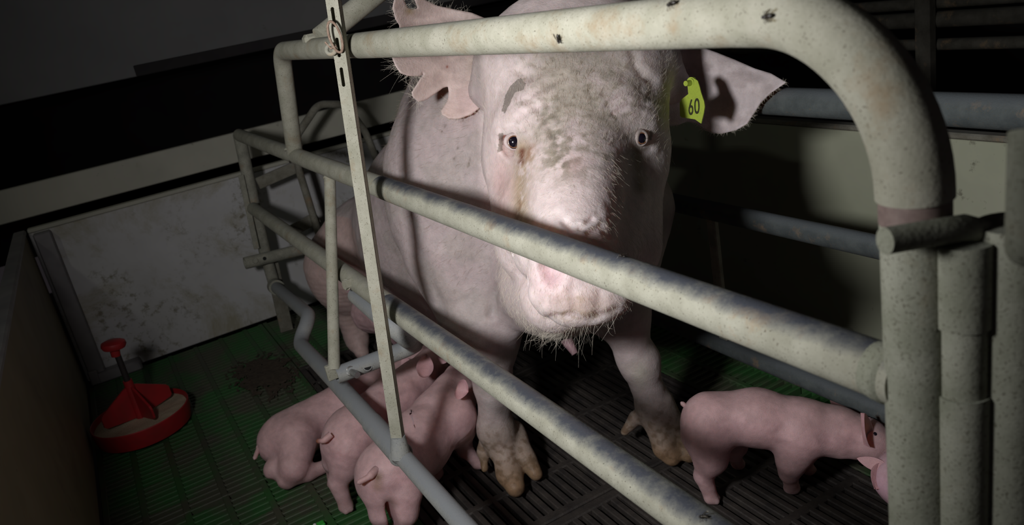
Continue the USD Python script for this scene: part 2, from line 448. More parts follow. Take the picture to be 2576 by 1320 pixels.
# ------------------------------------------------------------------ the crate gate in front
TOP, MID, LOW, BOT = (.446, .961), (.445, .706), (.403, .484), (.322, .241)
RT = .021
gate = thing('crate_gate', 'dusty cream tubular side gate of the farrowing crate, in front of the sow', 'gate', (.40, 1.5, 0))
YP = .322                                                       # near post
yu = at_x(740, 380, MID[0])[1]; yt = at_x(716, 160, TOP[0])[1]
top_path = rounded([(MID[0], yu, MID[1] + .005), (TOP[0], yt, TOP[1]), (TOP[0], YP, TOP[1]), (TOP[0], YP, .842)], [0, .062, .116, 0], 20, .98)
rad = np.array([RT - .001 if q[1] > 1.36 else RT for q in dense(top_path, .03)])
dp_ = dense(top_path, .03)
rad = np.where((dp_[:, 1] < .47), RT + .0026 * np.clip((.47 - dp_[:, 1]) / .1, 0, 1), rad)
obj('top_rail', tube(dp_, rad, 36), DUST_CLEAN, gate, smooth=60)
obj('rail_weld', bead((MID[0], yu, MID[1] + .021), (0, .2, 1), RT, .0035), DUST_CLEAN, gate)
yend = at_x(606, 352, MID[0])[1]
mid_path = rounded([(MID[0], YP, MID[1]), (MID[0], yend, MID[1]), (.41, at_x(700, 830, .41)[1] - .25, .42)], [0, .03, 0], 10)
YJ = 1.40
obj('middle_rail', tube(dense([(MID[0], YP + .010, MID[1]), (MID[0], YJ, MID[1])], .05), RT, 36), DUST, gate, smooth=60)
obj('middle_rail', tube(dense([(MID[0], YJ - .02, MID[1]), (MID[0], yend, MID[1])], .05), RT - .0008, 36), DUST_CLEAN, gate, smooth=60)
obj('rail_weld', tube([(MID[0], YP + .034, MID[1]), (MID[0], YP + .026, MID[1]), (MID[0], YP + .019, MID[1]), (MID[0], YP + .008, MID[1])], [RT, RT + .0012, RT + .0015, RT - .010], 32), POST, gate, smooth=80)
q = at_x(640, 532, LOW[0])
obj('lower_rail', tube(dense([(LOW[0], -.1, LOW[1]), (LOW[0], YJ, LOW[1])], .05), RT, 36), DUST, gate, smooth=60)
obj('lower_rail', tube(dense([(LOW[0], YJ - .02, LOW[1]), (LOW[0], q[1], LOW[1])], .05), RT - .0008, 36), DUST_CLEAN, gate, smooth=60)
# end post at the far end, leaning back to the floor
e0 = np.array([MID[0], yend, MID[1] + .004])
e1 = at_y(640, 520, yend + .005); e2 = at_y(668, 640, yend + .02); e3 = at_y(706, 800, yend + .03)
obj('end_post', cat_(tube(dense([e0, e1, e2, at_y(690, 715, yend + .03)], .04), .020, 24)), GREYPOST, gate, smooth=60)
lo_ = at_y(692, 700, yend + .035); fl_ = at_z(722, 832, .003)
ax = unit(lo_ - fl_)
rx = unit(np.array([1, .1, 0]) - ax * (np.array([1, .1, 0]) @ ax)); ry = np.cross(ax, rx)
obj('foot_plate', box((lo_ + fl_) / 2 + ax * .03, (.045, .012, np.linalg.norm(lo_ - fl_) + .06), np.stack([rx, ry, ax], 1), bevel=.002), SHADE, gate)
fa, fb = at_y(606, 440, yend - .02), at_y(646, 626, yend - .02)
ax = unit(fb - fa); rx = unit(np.array([1, 0, 0.]) - ax * ax[0]); ry = np.cross(ax, rx)
obj('latch_strip', box((fa + fb) / 2, (.018, .006, np.linalg.norm(fb - fa)), np.stack([rx, ry, ax], 1), bevel=.0015), GREYPOST, gate)


def hollow(path, r, wall=.003, n=26):
    """Open-ended tube with a visible wall at both ends."""
    o = tube(path, r, n, cap=False); i = tube(path, r - wall, n, cap=False); i.invert()
    k = len(path)
    ring = []
    for end, flip in ((0, False), (k - 1, True)):
        a = np.arange(n) + end * n; b = a + k * n
        q = np.stack([a, np.roll(a, -1), np.roll(b, -1), b], 1)
        if not flip: q = q[:, ::-1]
        ring.append(np.vstack([q[:, [0, 1, 2]], q[:, [0, 2, 3]]]))
    return trimesh.Trimesh(np.vstack([o.vertices, i.vertices]), np.vstack([o.faces, i.faces + k * n, *ring]), process=False)


# holed stub at the far end
s0, s1 = at_y(616, 662, yend - .02), at_y(830, 610, yend + .0)
st = obj('stub_pipe', hollow(dense([s0, s1], .05), .0205), GREYPOST, gate, smooth=50)
sd = unit(s1 - s0); toc = unit(CAM - s0)
nr = unit(toc - sd * (toc @ sd))
obj('bolt_head', tube([s0 + sd * .03 + nr * .018, s0 + sd * .03 + nr * .026], .009, 8), GREYPOST, st, smooth=False)
obj('bolt_hole', tube([s0 + sd * .062 + nr * .018, s0 + sd * .062 + nr * .0215], .0062, 14), HOLE, st, smooth=False)
# bottom pipe with its kink, the sleeve and the collar
ks = [at_x(695, 722, .405), at_x(780, 795, .385), at_x(752, 862, .332), at_x(845, 962, BOT[0])]
ycol = at_x(1008, 1140, BOT[0])[1]
obj('bottom_pipe', tube(dense(rounded([ks[0], ks[1], ks[2], (BOT[0], ks[3][1], BOT[1]), (BOT[0], ycol, BOT[1])], [0, .05, .05, .4, 0], 10), .03), .0195, 32), ZINC, gate, smooth=60)
obj('inner_pipe', tube(dense([(BOT[0], ycol + .02, BOT[1]), (BOT[0], -.05, BOT[1])], .05), .0168, 32), ZINC, gate, smooth=60)
obj('pipe_sleeve', cat_(tube(dense([(BOT[0], ycol + .16, BOT[1] - .002), (BOT[0], ycol + .004, BOT[1] - .002)], .03), .0214, 32), bead((BOT[0], ycol, BOT[1]), (0, 1, 0), .0204, .0027, 36)), ZINC, gate, smooth=50)
fl0 = at_y(712, 738, yend + .03)
obj('pipe_collar', tube([ks[0] + unit(ks[0] - ks[1]) * .03, ks[0] + unit(ks[1] - ks[0]) * .012], .026, 26), GREYPOST, gate, smooth=40)
# near post with the sleeve over its top
obj('near_post', tube(dense([(TOP[0], YP, .846), (TOP[0], YP, .02)], .05), .0216, 36), POST, gate, smooth=60)
obj('bare_band', tube([(TOP[0], YP, .847), (TOP[0], YP, .826)], .0219, 36), plain('bare_brown', (.17, .12, .11), .6, 0, (.24, .18, .16), 120), gate, smooth=60, label='brown bare band below the bend')
# thin strut, hooked support pipe and slotted bar
YS = 1.56
hk = rounded([at_x(896, 742, .400), at_x(1012, 842, .390), at_y(1046, 868, YS - .0), at_y(846, 944, YS)], [0, .03, .028, 0], 10)
obj('support_pipe', hollow(dense(hk, .02), .0185), ZINC, gate, smooth=50)
h0, h1 = at_y(846, 944, YS), at_y(1000, 898, YS); hd = unit(h1 - h0); nr = unit((CAM - h0) - hd * ((CAM - h0) @ hd))
sp = stage.GetPrimAtPath(str(gate.GetPath()) + '/support_pipe')
bb = h0 + hd * .028 + nr * .012
obj('clamp_bolt', cat_(tube([bb, bb + unit(nr + np.array([.2, 0, -.5])) * .026], .0072, 16), bead(bb + nr * .005, nr, .009, .002)), STEEL, sp, smooth=40)
hb = h0 + hd * .064
obj('bolt_hole', cat_(tube([hb + nr * .0165, hb + nr * .0192], .0085, 20)), HOLE, sp, smooth=False)
obj('hole_rim', bead(hb + nr * .0185, nr, .0092, .0011), ZINC, sp)
t0, t1 = np.array([MID[0] - .004, at_x(838, 455, MID[0])[1], MID[1] - .015]), at_y(841, 930, YS) + np.array([0, 0, .0])
tm = tube(dense([t0, t1], .05), .0125, 20); obj('strut', tm, DUST_CLEAN, gate, smooth=60)
obj('strut_weld', bead(t0 + np.array([0, 0, -.006]), t0 - t1, .0125, .0035), DUST_CLEAN, gate)
obj('strut_lug', box(t1 + np.array([-.004, .004, -.004]), (.026, .012, .034), bevel=.002), DUST_CLEAN, gate)
v0 = at_x(1003, 1112, BOT[0] - .002); v1 = at_x(855, 110, .408); v1 = v0 + (v1 - v0) * 1.13
YV = v1[1]
ax = unit(v1 - v0); nx = np.array([-.62, -.78, 0]); nx = unit(nx - ax * (nx @ ax)); sx = np.cross(nx, ax)
Lb = np.linalg.norm(v1 - v0)
out = shapely.box(-.0105, 0, .0105, Lb)
slots = []
for py in (-31, 44, 120, 194):
    c = ray(823 + (py + 60) * (1003 - 823) / 1172., py); s_m = np.linalg.lstsq(np.stack([ax, -c], 1), CAM - v0, rcond=None)[0]; s = s_m[0]
    slots.append(LineString([(-.001, s - .0125), (-.001, s + .0125)]).buffer(.0029))
front = out.difference(shapely.union_all(slots))
Tb = frame(v0 + nx * .005, -sx, ax, nx)
bar = cat_(prism(front, .003, Tb), prism(shapely.box(-.0105, 0, .0105, Lb), .002, frame(v0 - nx * .008, -sx, ax, nx)), prism(shapely.box(-.0105, 0, -.0085, Lb), .014, frame(v0 - nx * .0075, -sx, ax, nx)), prism(shapely.box(.0085, 0, .0105, Lb), .014, frame(v0 - nx * .0075, -sx, ax, nx)))
obj('slotted_bar', bar, DUST_CLEAN, gate, smooth=False)
obj('bar_foot', tube([v0 + ax * .012, v0 - ax * .028], [.0135, .019], 20), ZINC, gate, smooth=60)
# brace running up and across from the top rail
z0 = at_x(806, 96, TOP[0] + .004)
obj('cross_brace', tube(dense([z0, at_x(1075, -120, .72)], .05), .021, 28), DUST_CLEAN, gate, smooth=60)
obj('cross_lug', box(at_x(782, 98, TOP[0]), (.03, .03, .02), bevel=.006), DUST_CLEAN, gate)

# bolt and washer through the lower rail
c = at_x(872, 716, .378)
obj('rail_bolt', cat_(tube([c + np.array([.012, 0, 0]), c + np.array([-.006, -.004, .002])], .0105, 7), bead(c, (-1, -.6, .3), .0105, .0016)), DUST_CLEAN, gate, smooth=False)

# rusty link and washer holding the bar to the top rail
YV = v0[1] + (v1[1] - v0[1]) * .86
link = thing('chain_link', 'rusty wire link hanging on the slotted bar at the top rail', 'link', at_y(842, 95, YV - .02))
lc = at_y(843, 92, YV - .016)
th = np.linspace(0, 2 * np.pi, 40)
up_ = unit(ax * .98 + sx * .12); sd_ = unit(np.cross(nx, up_))
pts = np.array([lc + up_ * (.0235 * np.sin(t) * (1 if np.sin(t) > 0 else 1.05)) + sd_ * (.0085 * np.cos(t)) + nx * (.004 * np.sin(t) + .003 * np.cos(t)) for t in th])
obj('link_wire', tube(pts, .0021, 12), RUST, link, smooth=60)
wc = at_y(833, 124, YV - .006)
obj('washer', bead(wc, nx + ax * .3, .0078, .0034, 26, 10), GREYPOST, link)
obj('pin_tail', tube([at_y(818, 106, YV), at_y(833, 122, YV - .006), at_y(846, 116, YV - .014)], .0018, 8), RUST, link, smooth=60)

# neighbouring gate post hooked on at the right
hp = thing('hinge_post', 'blurred grey green post tubes with hinge rod at the right edge', 'post', W(2480, 1000, .50))
D2 = .505
r0, r1 = W(2226, 606, .490), W(2425, 572, .500)
obj('hinge_rod', tube(dense([r0, r1, W(2490, 590, .515)], .02), .0085, 24), POST, hp, smooth=50)
down = np.array([0, 0, -1.0])
a = W(2424, 606, D2)
obj('hinge_tube', tube(dense([a, a + down * .0575], .02), .0172, 24), POST, hp, smooth=50)
obj('hinge_tube', tube(dense([a + down * .056, a + down * .50], .03), .0150, 24), POST, hp, smooth=50)
obj('hinge_knuckle', tube(dense([a + down * .108, a + down * .26], .03), .0168, 24), POST, hp, smooth=50)
b = W(2548, 560, .50)
obj('outer_post', tube(dense([b, b + down * .6], .03), .0215, 28), POST, hp, smooth=60)
c = W(2600, 330, .40); d = W(2592, 618, .40)
k = np.linspace(0, np.pi / 2, 6)
obj('handle_end', tube(np.vstack([dense([c, d], .02), [d + unit(d - c) * .011 * np.sin(t) for t in k[1:]]]), np.r_[np.full(len(dense([c, d], .02)), .0112), .0112 * np.cos(k[1:]) + 1e-4], 24), POST, hp, smooth=60)

# ------------------------------------------------------------------ the far side of the crate
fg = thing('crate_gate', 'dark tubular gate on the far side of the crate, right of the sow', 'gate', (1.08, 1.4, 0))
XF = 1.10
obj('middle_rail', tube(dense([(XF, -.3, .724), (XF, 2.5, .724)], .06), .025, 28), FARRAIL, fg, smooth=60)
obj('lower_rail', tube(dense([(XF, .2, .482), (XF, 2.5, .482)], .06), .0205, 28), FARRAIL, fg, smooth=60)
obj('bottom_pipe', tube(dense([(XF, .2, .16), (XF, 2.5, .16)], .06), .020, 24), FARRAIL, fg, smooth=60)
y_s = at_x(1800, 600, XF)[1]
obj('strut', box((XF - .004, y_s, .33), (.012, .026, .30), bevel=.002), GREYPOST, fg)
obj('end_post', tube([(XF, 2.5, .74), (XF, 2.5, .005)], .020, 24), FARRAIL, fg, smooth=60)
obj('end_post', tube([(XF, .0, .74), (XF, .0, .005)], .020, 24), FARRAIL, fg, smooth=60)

rg = thing('rear_gate', 'dark hooped rear gate of the crate behind the sow', 'gate', (.7, 2.72, 0))
YR = 2.70
hp_ = rounded([at_y(815, 630, YR), at_y(752, 428, YR), at_y(744, 345, YR), at_y(800, 262, YR), at_y(868, 262, YR), at_y(918, 330, YR), at_y(968, 450, YR), at_y(1000, 560, YR)], [0, .05, .06, .05, .05, .1, .1, 0], 8)
obj('hoop', tube(dense(hp_, .03), .0125, 20), SHADE, rg, smooth=60)
for (a, b_) in (((648, 462), (758, 414)), ((716, 590), (800, 545))):
    u, w = at_y(*a, YR + .04), at_y(*b_, YR + .02)
    ax_ = unit(w - u); rz = unit(np.array([0, 0, 1.0]) - ax_ * ax_[2]); ry = np.cross(rz, ax_)
    obj('crossbar', box((u + w) / 2, (np.linalg.norm(w - u), .010, .040), np.stack([ax_, ry, rz], 1), bevel=.002), SHADE, rg)
u, w = at_y(945, 380, YR + .1), at_y(985, 470, YR + .1)
obj('side_bar', tube([u, w, w + (w - u) * 1.2], .009, 16), SHADE, rg, smooth=60)
obj('rear_foot', tube([at_y(815, 628, YR), at_y(850, 745, YR)], .0125, 16), SHADE, rg, smooth=60)

# the next crate, seen faintly at the top right
ng = thing('crate_gate', 'faint frame of the neighbouring crate at the top right', 'gate', (2.1, 1.0, 0))
XN = 2.1
for py in (50, 8, 112):
    z = at_x(2330, py, XN)[2]
    obj('rail', tube(dense([(XN, -.2, z), (XN, 2.6, z)], .1), .022 if py == 50 else .016, 20), DIM, ng, smooth=60)
yv = at_x(2330, 50, XN - .03)[1]
obj('post', box((XN - .035, yv, .62), (.03, .045, 1.5), bevel=.003), DIM, ng)
obj('post', box((XN, 2.6, .55), (.05, .05, 1.35), bevel=.003), DIM, ng)
# ------------------------------------------------------------------ soft bodies: blended round cones and ellipsoids, skinned by surface nets


def rc(a, b, ra, rb, k=.03):
    return ('c', np.asarray(a, float), np.asarray(b, float), float(ra), float(rb), float(k))


def el(c, radii, R=None, k=.03, sub=False):
    return ('s' if sub else 'e', np.asarray(c, float), np.asarray(radii, float), np.eye(3) if R is None else np.asarray(R, float), None, float(k))


def prim_d(pr, P):
    if pr[0] == 'c':
        _, a, b, ra, rb, k = pr
        ba = b - a; t = np.clip((P - a) @ ba / max(ba @ ba, 1e-12), 0, 1)
        return np.linalg.norm(P - a - t[..., None] * ba, axis=-1) - (ra + (rb - ra) * t)
    _, c, r, R, _, k = pr
    q = (P - c) @ R
    k0 = np.linalg.norm(q / r, axis=-1); k1 = np.linalg.norm(q / (r * r), axis=-1)
    return k0 * (k0 - 1) / np.maximum(k1, 1e-9)


def blend(d, e, pr):
    k = pr[5]
    if pr[0] == 's':                                            # carve away
        h = np.clip(.5 - .5 * (d + e) / k, 0, 1)
        return d + (-e - d) * h + k * h * (1 - h)
    h = np.clip(.5 + .5 * (d - e) / k, 0, 1)
    return d + (e - d) * h - k * h * (1 - h)


FAR = .07


def field_at(prims, P):
    P = np.asarray(P, float)
    if isinstance(prims[0], list):
        d = field_at(prims[0], P)
        for g in prims[1:]:
            d = blend(d, field_at(g, P), (0, 0, 0, 0, 0, .014))
        return d
    d = np.full(P.shape[:-1], FAR)
    for pr in prims:
        d = blend(d, prim_d(pr, P), pr)
    return d


def extent(pr):
    if pr[0] == 'c':
        r = max(pr[3], pr[4]); return np.minimum(pr[1], pr[2]) - r, np.maximum(pr[1], pr[2]) + r
    h = np.abs(pr[3]) @ pr[2]; return pr[1] - h, pr[1] + h


def skin(prims, h, smooth=2):
    groups = prims if isinstance(prims[0], list) else [prims]
    ext = [extent(p) for g in groups for p in g if p[0] != 's']
    lo = np.min([e[0] for e in ext], 0) - 4 * h - .01; hi = np.max([e[1] for e in ext], 0) + 4 * h + .01
    n = np.ceil((hi - lo) / h).astype(int) + 1
    axs = [lo[k] + h * np.arange(n[k]) for k in range(3)]
    if len(groups) > 1:
        out = None
        for g in groups:
            D = fill(g, n, lo, h, axs)
            out = D if out is None else blend(out, D, (0, 0, 0, 0, 0, .014)).astype(np.float32)
        return nets(out, lo, h, smooth)
    return nets(fill(prims, n, lo, h, axs), lo, h, smooth)


def fill(prims, n, lo, h, axs):
    D = np.full(n, FAR, np.float32)
    for pr in prims:
        a, b = extent(pr); m = FAR + pr[5] + h
        i0 = np.maximum(np.floor((a - m - lo) / h).astype(int), 0); i1 = np.minimum(np.ceil((b + m - lo) / h).astype(int) + 1, n)
        sl = tuple(slice(*x) for x in zip(i0, i1))
        P = np.stack(np.meshgrid(*[axs[k][sl[k]] for k in range(3)], indexing='ij'), -1)
        D[sl] = blend(D[sl], prim_d(pr, P), pr)
    return D


def nets(D, lo, h, smooth=2):
    S = D < 0
    corners = [S[a:S.shape[0] - 1 + a, b:S.shape[1] - 1 + b, c:S.shape[2] - 1 + c] for a in (0, 1) for b in (0, 1) for c in (0, 1)]
    cnt = sum(x.astype(np.int8) for x in corners)
    act = (cnt > 0) & (cnt < 8)
    idx = np.full(act.shape, -1, np.int64); cells = np.argwhere(act); idx[act] = np.arange(len(cells))
    acc = np.zeros((len(cells), 3)); num = np.zeros(len(cells))
    for k in range(3):
        for o in np.ndindex(2, 2):
            c0 = np.insert(np.array(o), k, 0); c1 = c0.copy(); c1[k] = 1
            A, B = cells + c0, cells + c1
            da, db = D[tuple(A.T)].astype(float), D[tuple(B.T)].astype(float)
            cr = (da < 0) != (db < 0)
            t = np.where(cr, da / np.where(cr, da - db, 1), 0)
            pt = np.broadcast_to(c0, (len(cells), 3)).astype(float).copy(); pt[:, k] += t
            acc += pt * cr[:, None]; num += cr
    V = lo + h * (cells + acc / num[:, None])
    F = []
    for k in range(3):
        u, w = (k + 1) % 3, (k + 2) % 3
        s0 = [slice(None)] * 3; s1 = [slice(None)] * 3
        s0[k] = slice(0, -1); s1[k] = slice(1, None)
        cr = S[tuple(s0)] != S[tuple(s1)]
        e = np.argwhere(cr); e = e[(e[:, u] > 0) & (e[:, w] > 0) & (e[:, u] < D.shape[u] - 1) & (e[:, w] < D.shape[w] - 1)]
        du, dw = np.zeros(3, int), np.zeros(3, int); du[u] = 1; dw[w] = 1
        q = np.stack([idx[tuple((e - du - dw).T)], idx[tuple((e - dw).T)], idx[tuple(e.T)], idx[tuple((e - du).T)]], 1)
        ins = S[tuple(e.T)]
        q[~ins] = q[~ins][:, ::-1]
        F.append(q)
    q = np.vstack(F); q = q[(q >= 0).all(1)]
    m = trimesh.Trimesh(V, np.vstack([q[:, [0, 1, 2]], q[:, [0, 2, 3]]]), process=False)
    if smooth:
        trimesh.smoothing.filter_taubin(m, lamb=.5, nu=.53, iterations=smooth * 2)
    return m


def largest(m):
    parts = trimesh.graph.connected_component_labels(m.face_adjacency, node_count=len(m.faces))
    k = np.bincount(parts).argmax()
    m.update_faces(parts == k); m.remove_unreferenced_vertices(); return m


def tinted(prim, tint):
    UsdGeom.PrimvarsAPI(UsdGeom.Mesh(prim)).CreatePrimvar('tint', Sdf.ValueTypeNames.Color3fArray, 'vertex').Set(Vt.Vec3fArray.FromNumpy(np.clip(tint, 0, 1).astype(np.float32)))


def hit(prims, px, py, d0=.8, d1=2.6, step=.004):
    """Depth at which the ray through a picture point meets the body."""
    d = np.arange(d0, d1, step)
    f = field_at(prims, CAM + ray(px, py) * d[:, None])
    k = np.argmax(f < 0)
    if not f[k] < 0:
        return None
    return d[k] - step * (-f[k]) / max(f[k - 1] - f[k], 1e-9)


def normal_at(prims, P, e=.004):
    P = np.asarray(P, float)
    g = np.stack([field_at(prims, P + np.eye(3)[k] * e) - field_at(prims, P - np.eye(3)[k] * e) for k in range(3)], -1)
    return g / np.maximum(np.linalg.norm(g, axis=-1, keepdims=True), 1e-9)


def grad(prims, P):
    return normal_at(prims, P)


# ------------------------------------------------------------------ the sow
HR = unit(RIGHT - FWD * .05)                                     # across the face
HF = unit(W(1442, 640, 1.12) - W(1450, 150, 1.40)); HR = unit(HR - HF * (HR @ HF)); HU = np.cross(HR, HF); HU = -HU if HU @ FWD > 0 else HU
HM = np.stack([HR, HU, HF], 1)
head = [
    rc(W(1352, 150, 1.415), W(1348, 380, 1.395), .098, .088, .03),
    rc(W(1542, 150, 1.405), W(1552, 380, 1.385), .098, .088, .03),
    rc(W(1447, 130, 1.42), W(1448, 380, 1.38), .112, .110, .05),
    rc(W(1336, 400, 1.41), W(1352, 610, 1.35), .079, .072, .035),
    rc(W(1552, 400, 1.40), W(1556, 610, 1.33), .078, .072, .035),
    rc(W(1440, 560, 1.32), W(1447, 735, 1.155), .085, .042, .05),
    rc(W(1448, 330, 1.34), W(1442, 610, 1.15), .100, .058, .05),
    el(W(1440, 665, 1.115), (.062, .052, .024), HM, .025),                     # snout disc
    el(W(1400, 740, 1.120), (.036, .036, .026), HM, .035),                      # lips
    el(W(1470, 758, 1.120), (.036, .032, .026), HM, .035),
    el(W(1536, 740, 1.130), (.030, .032, .026), HM, .035),
    rc(W(1295, 318, 1.325), W(1345, 285, 1.305), .024, .026, .05),             # brows
    rc(W(1600, 310, 1.315), W(1555, 282, 1.300), .022, .026, .05),
    rc(W(1262, 150, 1.44), W(1225, 225, 1.455), .050, .034, .035),             # ear roots
    rc(W(1640, 150, 1.42), W(1690, 215, 1.455), .050, .034, .035),
    rc(W(1330, 520, 1.30), W(1345, 640, 1.22), .030, .026, .06),               # cheek folds towards the mouth
    rc(W(1560, 520, 1.28), W(1545, 640, 1.21), .030, .026, .06),
    el(W(1382, 690, 1.085), (.016, .013, .03), HM, .012, sub=True),            # nostril seen under the rail
    el(W(1480, 655, 1.085), (.013, .012, .03), HM, .012, sub=True),
    el(W(1297, 358, 1.315), (.021, .016, .022), HM, .022, sub=True),           # eye hollows
    el(W(1611, 348, 1.318), (.0135, .0125, .016), HM, .02, sub=True),
]
body = [
    rc(W(1450, 250, 1.48), (.82, 1.44, .70), .115, .20, .04),
    el((.785, 1.54, .665), (.225, .30, .275), None, .06),
    rc((.775, 1.50, .650), (.775, 1.90, .485), .235, .215, .06),
    rc((.775, 1.90, .485), (.745, 2.25, .335), .215, .190, .08),
    el((.755, 1.90, .42), (.220, .34, .22), None, .06),                         # belly
    el((.605, 1.53, .585), (.105, .16, .20), None, .06),                         # near shoulder
    rc((.605, 1.47, .50), (.583, 1.41, .36), .110, .076, .05),                  # near foreleg
    rc((.583, 1.40, .36), (.580, 1.405, .235), .070, .038, .04),
    rc((.580, 1.405, .235), (.574, 1.43, .115), .0355, .036, .025),
    rc((.574, 1.43, .115), (.578, 1.425, .075), .041, .037, .02),
    rc((.93, 1.36, .52), (.815, 1.245, .37), .115, .060, .05),                  # far foreleg
    rc((.815, 1.245, .37), (.832, 1.235, .245), .052, .036, .035),
    el((.848, 1.225, .245), (.026, .026, .036), None, .02),                     # swollen knee
    rc((.832, 1.235, .245), (.868, 1.245, .115), .034, .036, .025),
    rc((.868, 1.245, .115), (.885, 1.235, .075), .040, .036, .02),
    rc((.615, 2.25, .355), (.580, 2.33, .280), .135, .130, .06),                    # ham and near hind leg
    rc((.575, 2.33, .30), (.555, 2.36, .165), .115, .058, .05),
    rc((.555, 2.36, .165), (.545, 2.34, .05), .052, .036, .03),
    rc((.88, 2.27, .38), (.88, 2.33, .22), .14, .09, .06),
    rc((.90, 2.33, .22), (.90, 2.33, .04), .07, .036, .03),
    rc((.58, 2.02, .235), (.56, 2.12, .205), .068, .062, .05),                  # udder
    rc((.66, 1.75, .265), (.70, 1.95, .235), .060, .070, .05),
    rc((.835, 1.75, .25), (.83, 1.95, .22), .062, .070, .05),
    rc(W(1385, 815, 1.86), W(1400, 845, 1.87), .060, .045, .04),
    rc(W(1400, 745, 1.30), W(1400, 700, 1.55), .06, .12, .06),                  # throat
    rc((.74, 2.42, .38), (.735, 2.49, .28), .022, .012, .02),
]


def toe(a, b, ra, rb, lift=.0):
    return rc(a, b, ra, rb, .012)


def P0(px, py, z):
    return at_z(px, py, z)


toes_near = [toe(P0(1262, 1105, .085), P0(1282, 1190, .036), .030, .027), toe(P0(1282, 1190, .034), P0(1297, 1225, .022), .026, .021),
             toe(P0(1292, 1085, .085), P0(1322, 1150, .050), .026, .021), toe(P0(1322, 1150, .050), P0(1348, 1192, .022), .019, .0145),
             toe(P0(1224, 1080, .095), P0(1217, 1135, .060), .015, .0135), toe(P0(1217, 1135, .060), P0(1219, 1178, .028), .0125, .009)]
toes_far = [toe(P0(1650, 1050, .085), P0(1700, 1110, .036), .031, .027), toe(P0(1700, 1110, .034), P0(1735, 1140, .022), .026, .020),
            toe(P0(1650, 1065, .085), P0(1672, 1125, .040), .026, .024), toe(P0(1672, 1125, .040), P0(1690, 1150, .022), .022, .018),
            toe(P0(1600, 1050, .090), P0(1572, 1085, .055), .016, .010)]
body += toes_near + toes_far
body += [rc((.545, 2.34, .06), (.54, 2.30, .022), .034, .022, .015), rc((.90, 2.33, .06), (.90, 2.29, .022), .034, .022, .015)]
allp = [body, head]
sm = largest(skin(allp, .0046, 1))
SV, SF = np.array(sm.vertices), np.array(sm.faces)
# finer skin on the face
pp = proj(SV)
face_zone = (pp[:, 0] > 1190) & (pp[:, 0] < 1700) & (pp[:, 1] > 40) & (pp[:, 1] < 870) & (pp[:, 2] < 1.52)
for _ in range(1):
    fz = np.nonzero(face_zone[SF].all(1))[0]
    SV, SF = trimesh.remesh.subdivide(SV, SF, fz)
    pp = proj(SV)
    face_zone = (pp[:, 0] > 1190) & (pp[:, 0] < 1700) & (pp[:, 1] > 40) & (pp[:, 1] < 870) & (pp[:, 2] < 1.52)
sm = trimesh.Trimesh(SV, SF, process=False)
N = np.array(usdkit.meshkit.arrays((SV, SF), True)[2])
pp = proj(SV); U_, V_, Dp = pp.T
front = ((CAM - SV) * N).sum(1) > 0
hd_ = face_zone & front


def gauss(x, s):
    return np.exp(-.5 * (x / s) ** 2)


def crease(pts, width, depth, mask, along=None):
    """Skin folds: a groove along a polyline on the picture side of the head, with a swelling beside it."""
    line = LineString(pts)
    out = np.zeros(len(SV)); i = np.nonzero(mask)[0]
    d = shapely.distance(line, shapely.points(np.stack([U_[i], V_[i]], 1)))
    out[i] = -depth * gauss(d, width) + .45 * depth * gauss(d - 2.6 * width, width * 1.2)
    return out


disp = np.zeros(len(SV))
for pts, w_, dep in (
    ([(1320, 255), (1370, 215), (1420, 190)], 7, .0035), ([(1300, 300), (1340, 270), (1372, 262)], 6, .0025), ([(1335, 262), (1368, 290), (1385, 335)], 8, .004), ([(1375, 255), (1400, 300), (1400, 360)], 9, .003),
    ([(1520, 235), (1570, 205), (1615, 190)], 7, .003), ([(1530, 262), (1570, 232), (1610, 225)], 6, .003), ([(1545, 285), (1585, 262), (1625, 262)], 5, .0025),
    ([(1420, 560), (1440, 578), (1455, 574)], 6, .005), ([(1462, 578), (1478, 560), (1490, 552)], 5, .004), ([(1480, 585), (1510, 572), (1530, 590)], 7, .004), ([(1405, 545), (1440, 552), (1500, 545)], 9, .003),
    ([(1268, 375), (1282, 396), (1310, 400)], 5, .003), ([(1262, 330), (1290, 322), (1318, 328)], 4, .0025), ([(1590, 372), (1612, 384), (1635, 376)], 5, .0025),
    ([(1290, 640), (1320, 700), (1362, 760)], 9, .004), ([(1318, 640), (1345, 700), (1372, 740)], 8, .003),
    ([(1438, 725), (1446, 760), (1440, 790)], 9, .0022), ([(1510, 735), (1508, 765), (1502, 790)], 9, .0025), ([(1380, 800), (1430, 792), (1480, 806), (1550, 780)], 7, .003),
    ([(1270, 130), (1290, 175), (1335, 195)], 8, .0035), ([(1590, 130), (1600, 170), (1640, 205)], 8, .0035)):
    disp += crease(pts, w_, dep, hd_)
disp *= .65
disp += np.where(hd_, (meshkit.fbm(SV * 60, 4, 5) - .5) * .0020, (meshkit.fbm(SV * 28, 4, 6) - .5) * .005)
# fold behind the near shoulder, and wrinkles on the legs
side = front & ~face_zone & (Dp > 1.45)
disp += crease([(1022, 520), (1036, 590), (1062, 650), (1082, 715), (1118, 800)], 12, .005, side & (V_ > 470))
disp += crease([(1255, 720), (1240, 742), (1238, 790)], 8, .006, side)
leg = front & (Dp > 2.2) & (V_ > 700)
disp += np.where(leg, .0004 * np.sin(SV[:, 2] * 330 + 9 * meshkit.fbm(SV * 14, 3, 3)), 0)
SV = SV + N * disp[:, None]

# colour of the skin: bare pink, grey-tan dirt, tear stains, shaved marks, dirty feet
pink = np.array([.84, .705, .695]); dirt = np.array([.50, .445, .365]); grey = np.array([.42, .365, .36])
nz = meshkit.fbm(SV * 16, 5, 11); nf = meshkit.fbm(SV * 95, 4, 12)
T = np.tile(pink, (len(SV), 1))


def mixc(mask, c, a=1.0):
    global T
    m = np.clip(mask * a, 0, 1)[:, None]; T = T * (1 - m) + np.asarray(c) * m


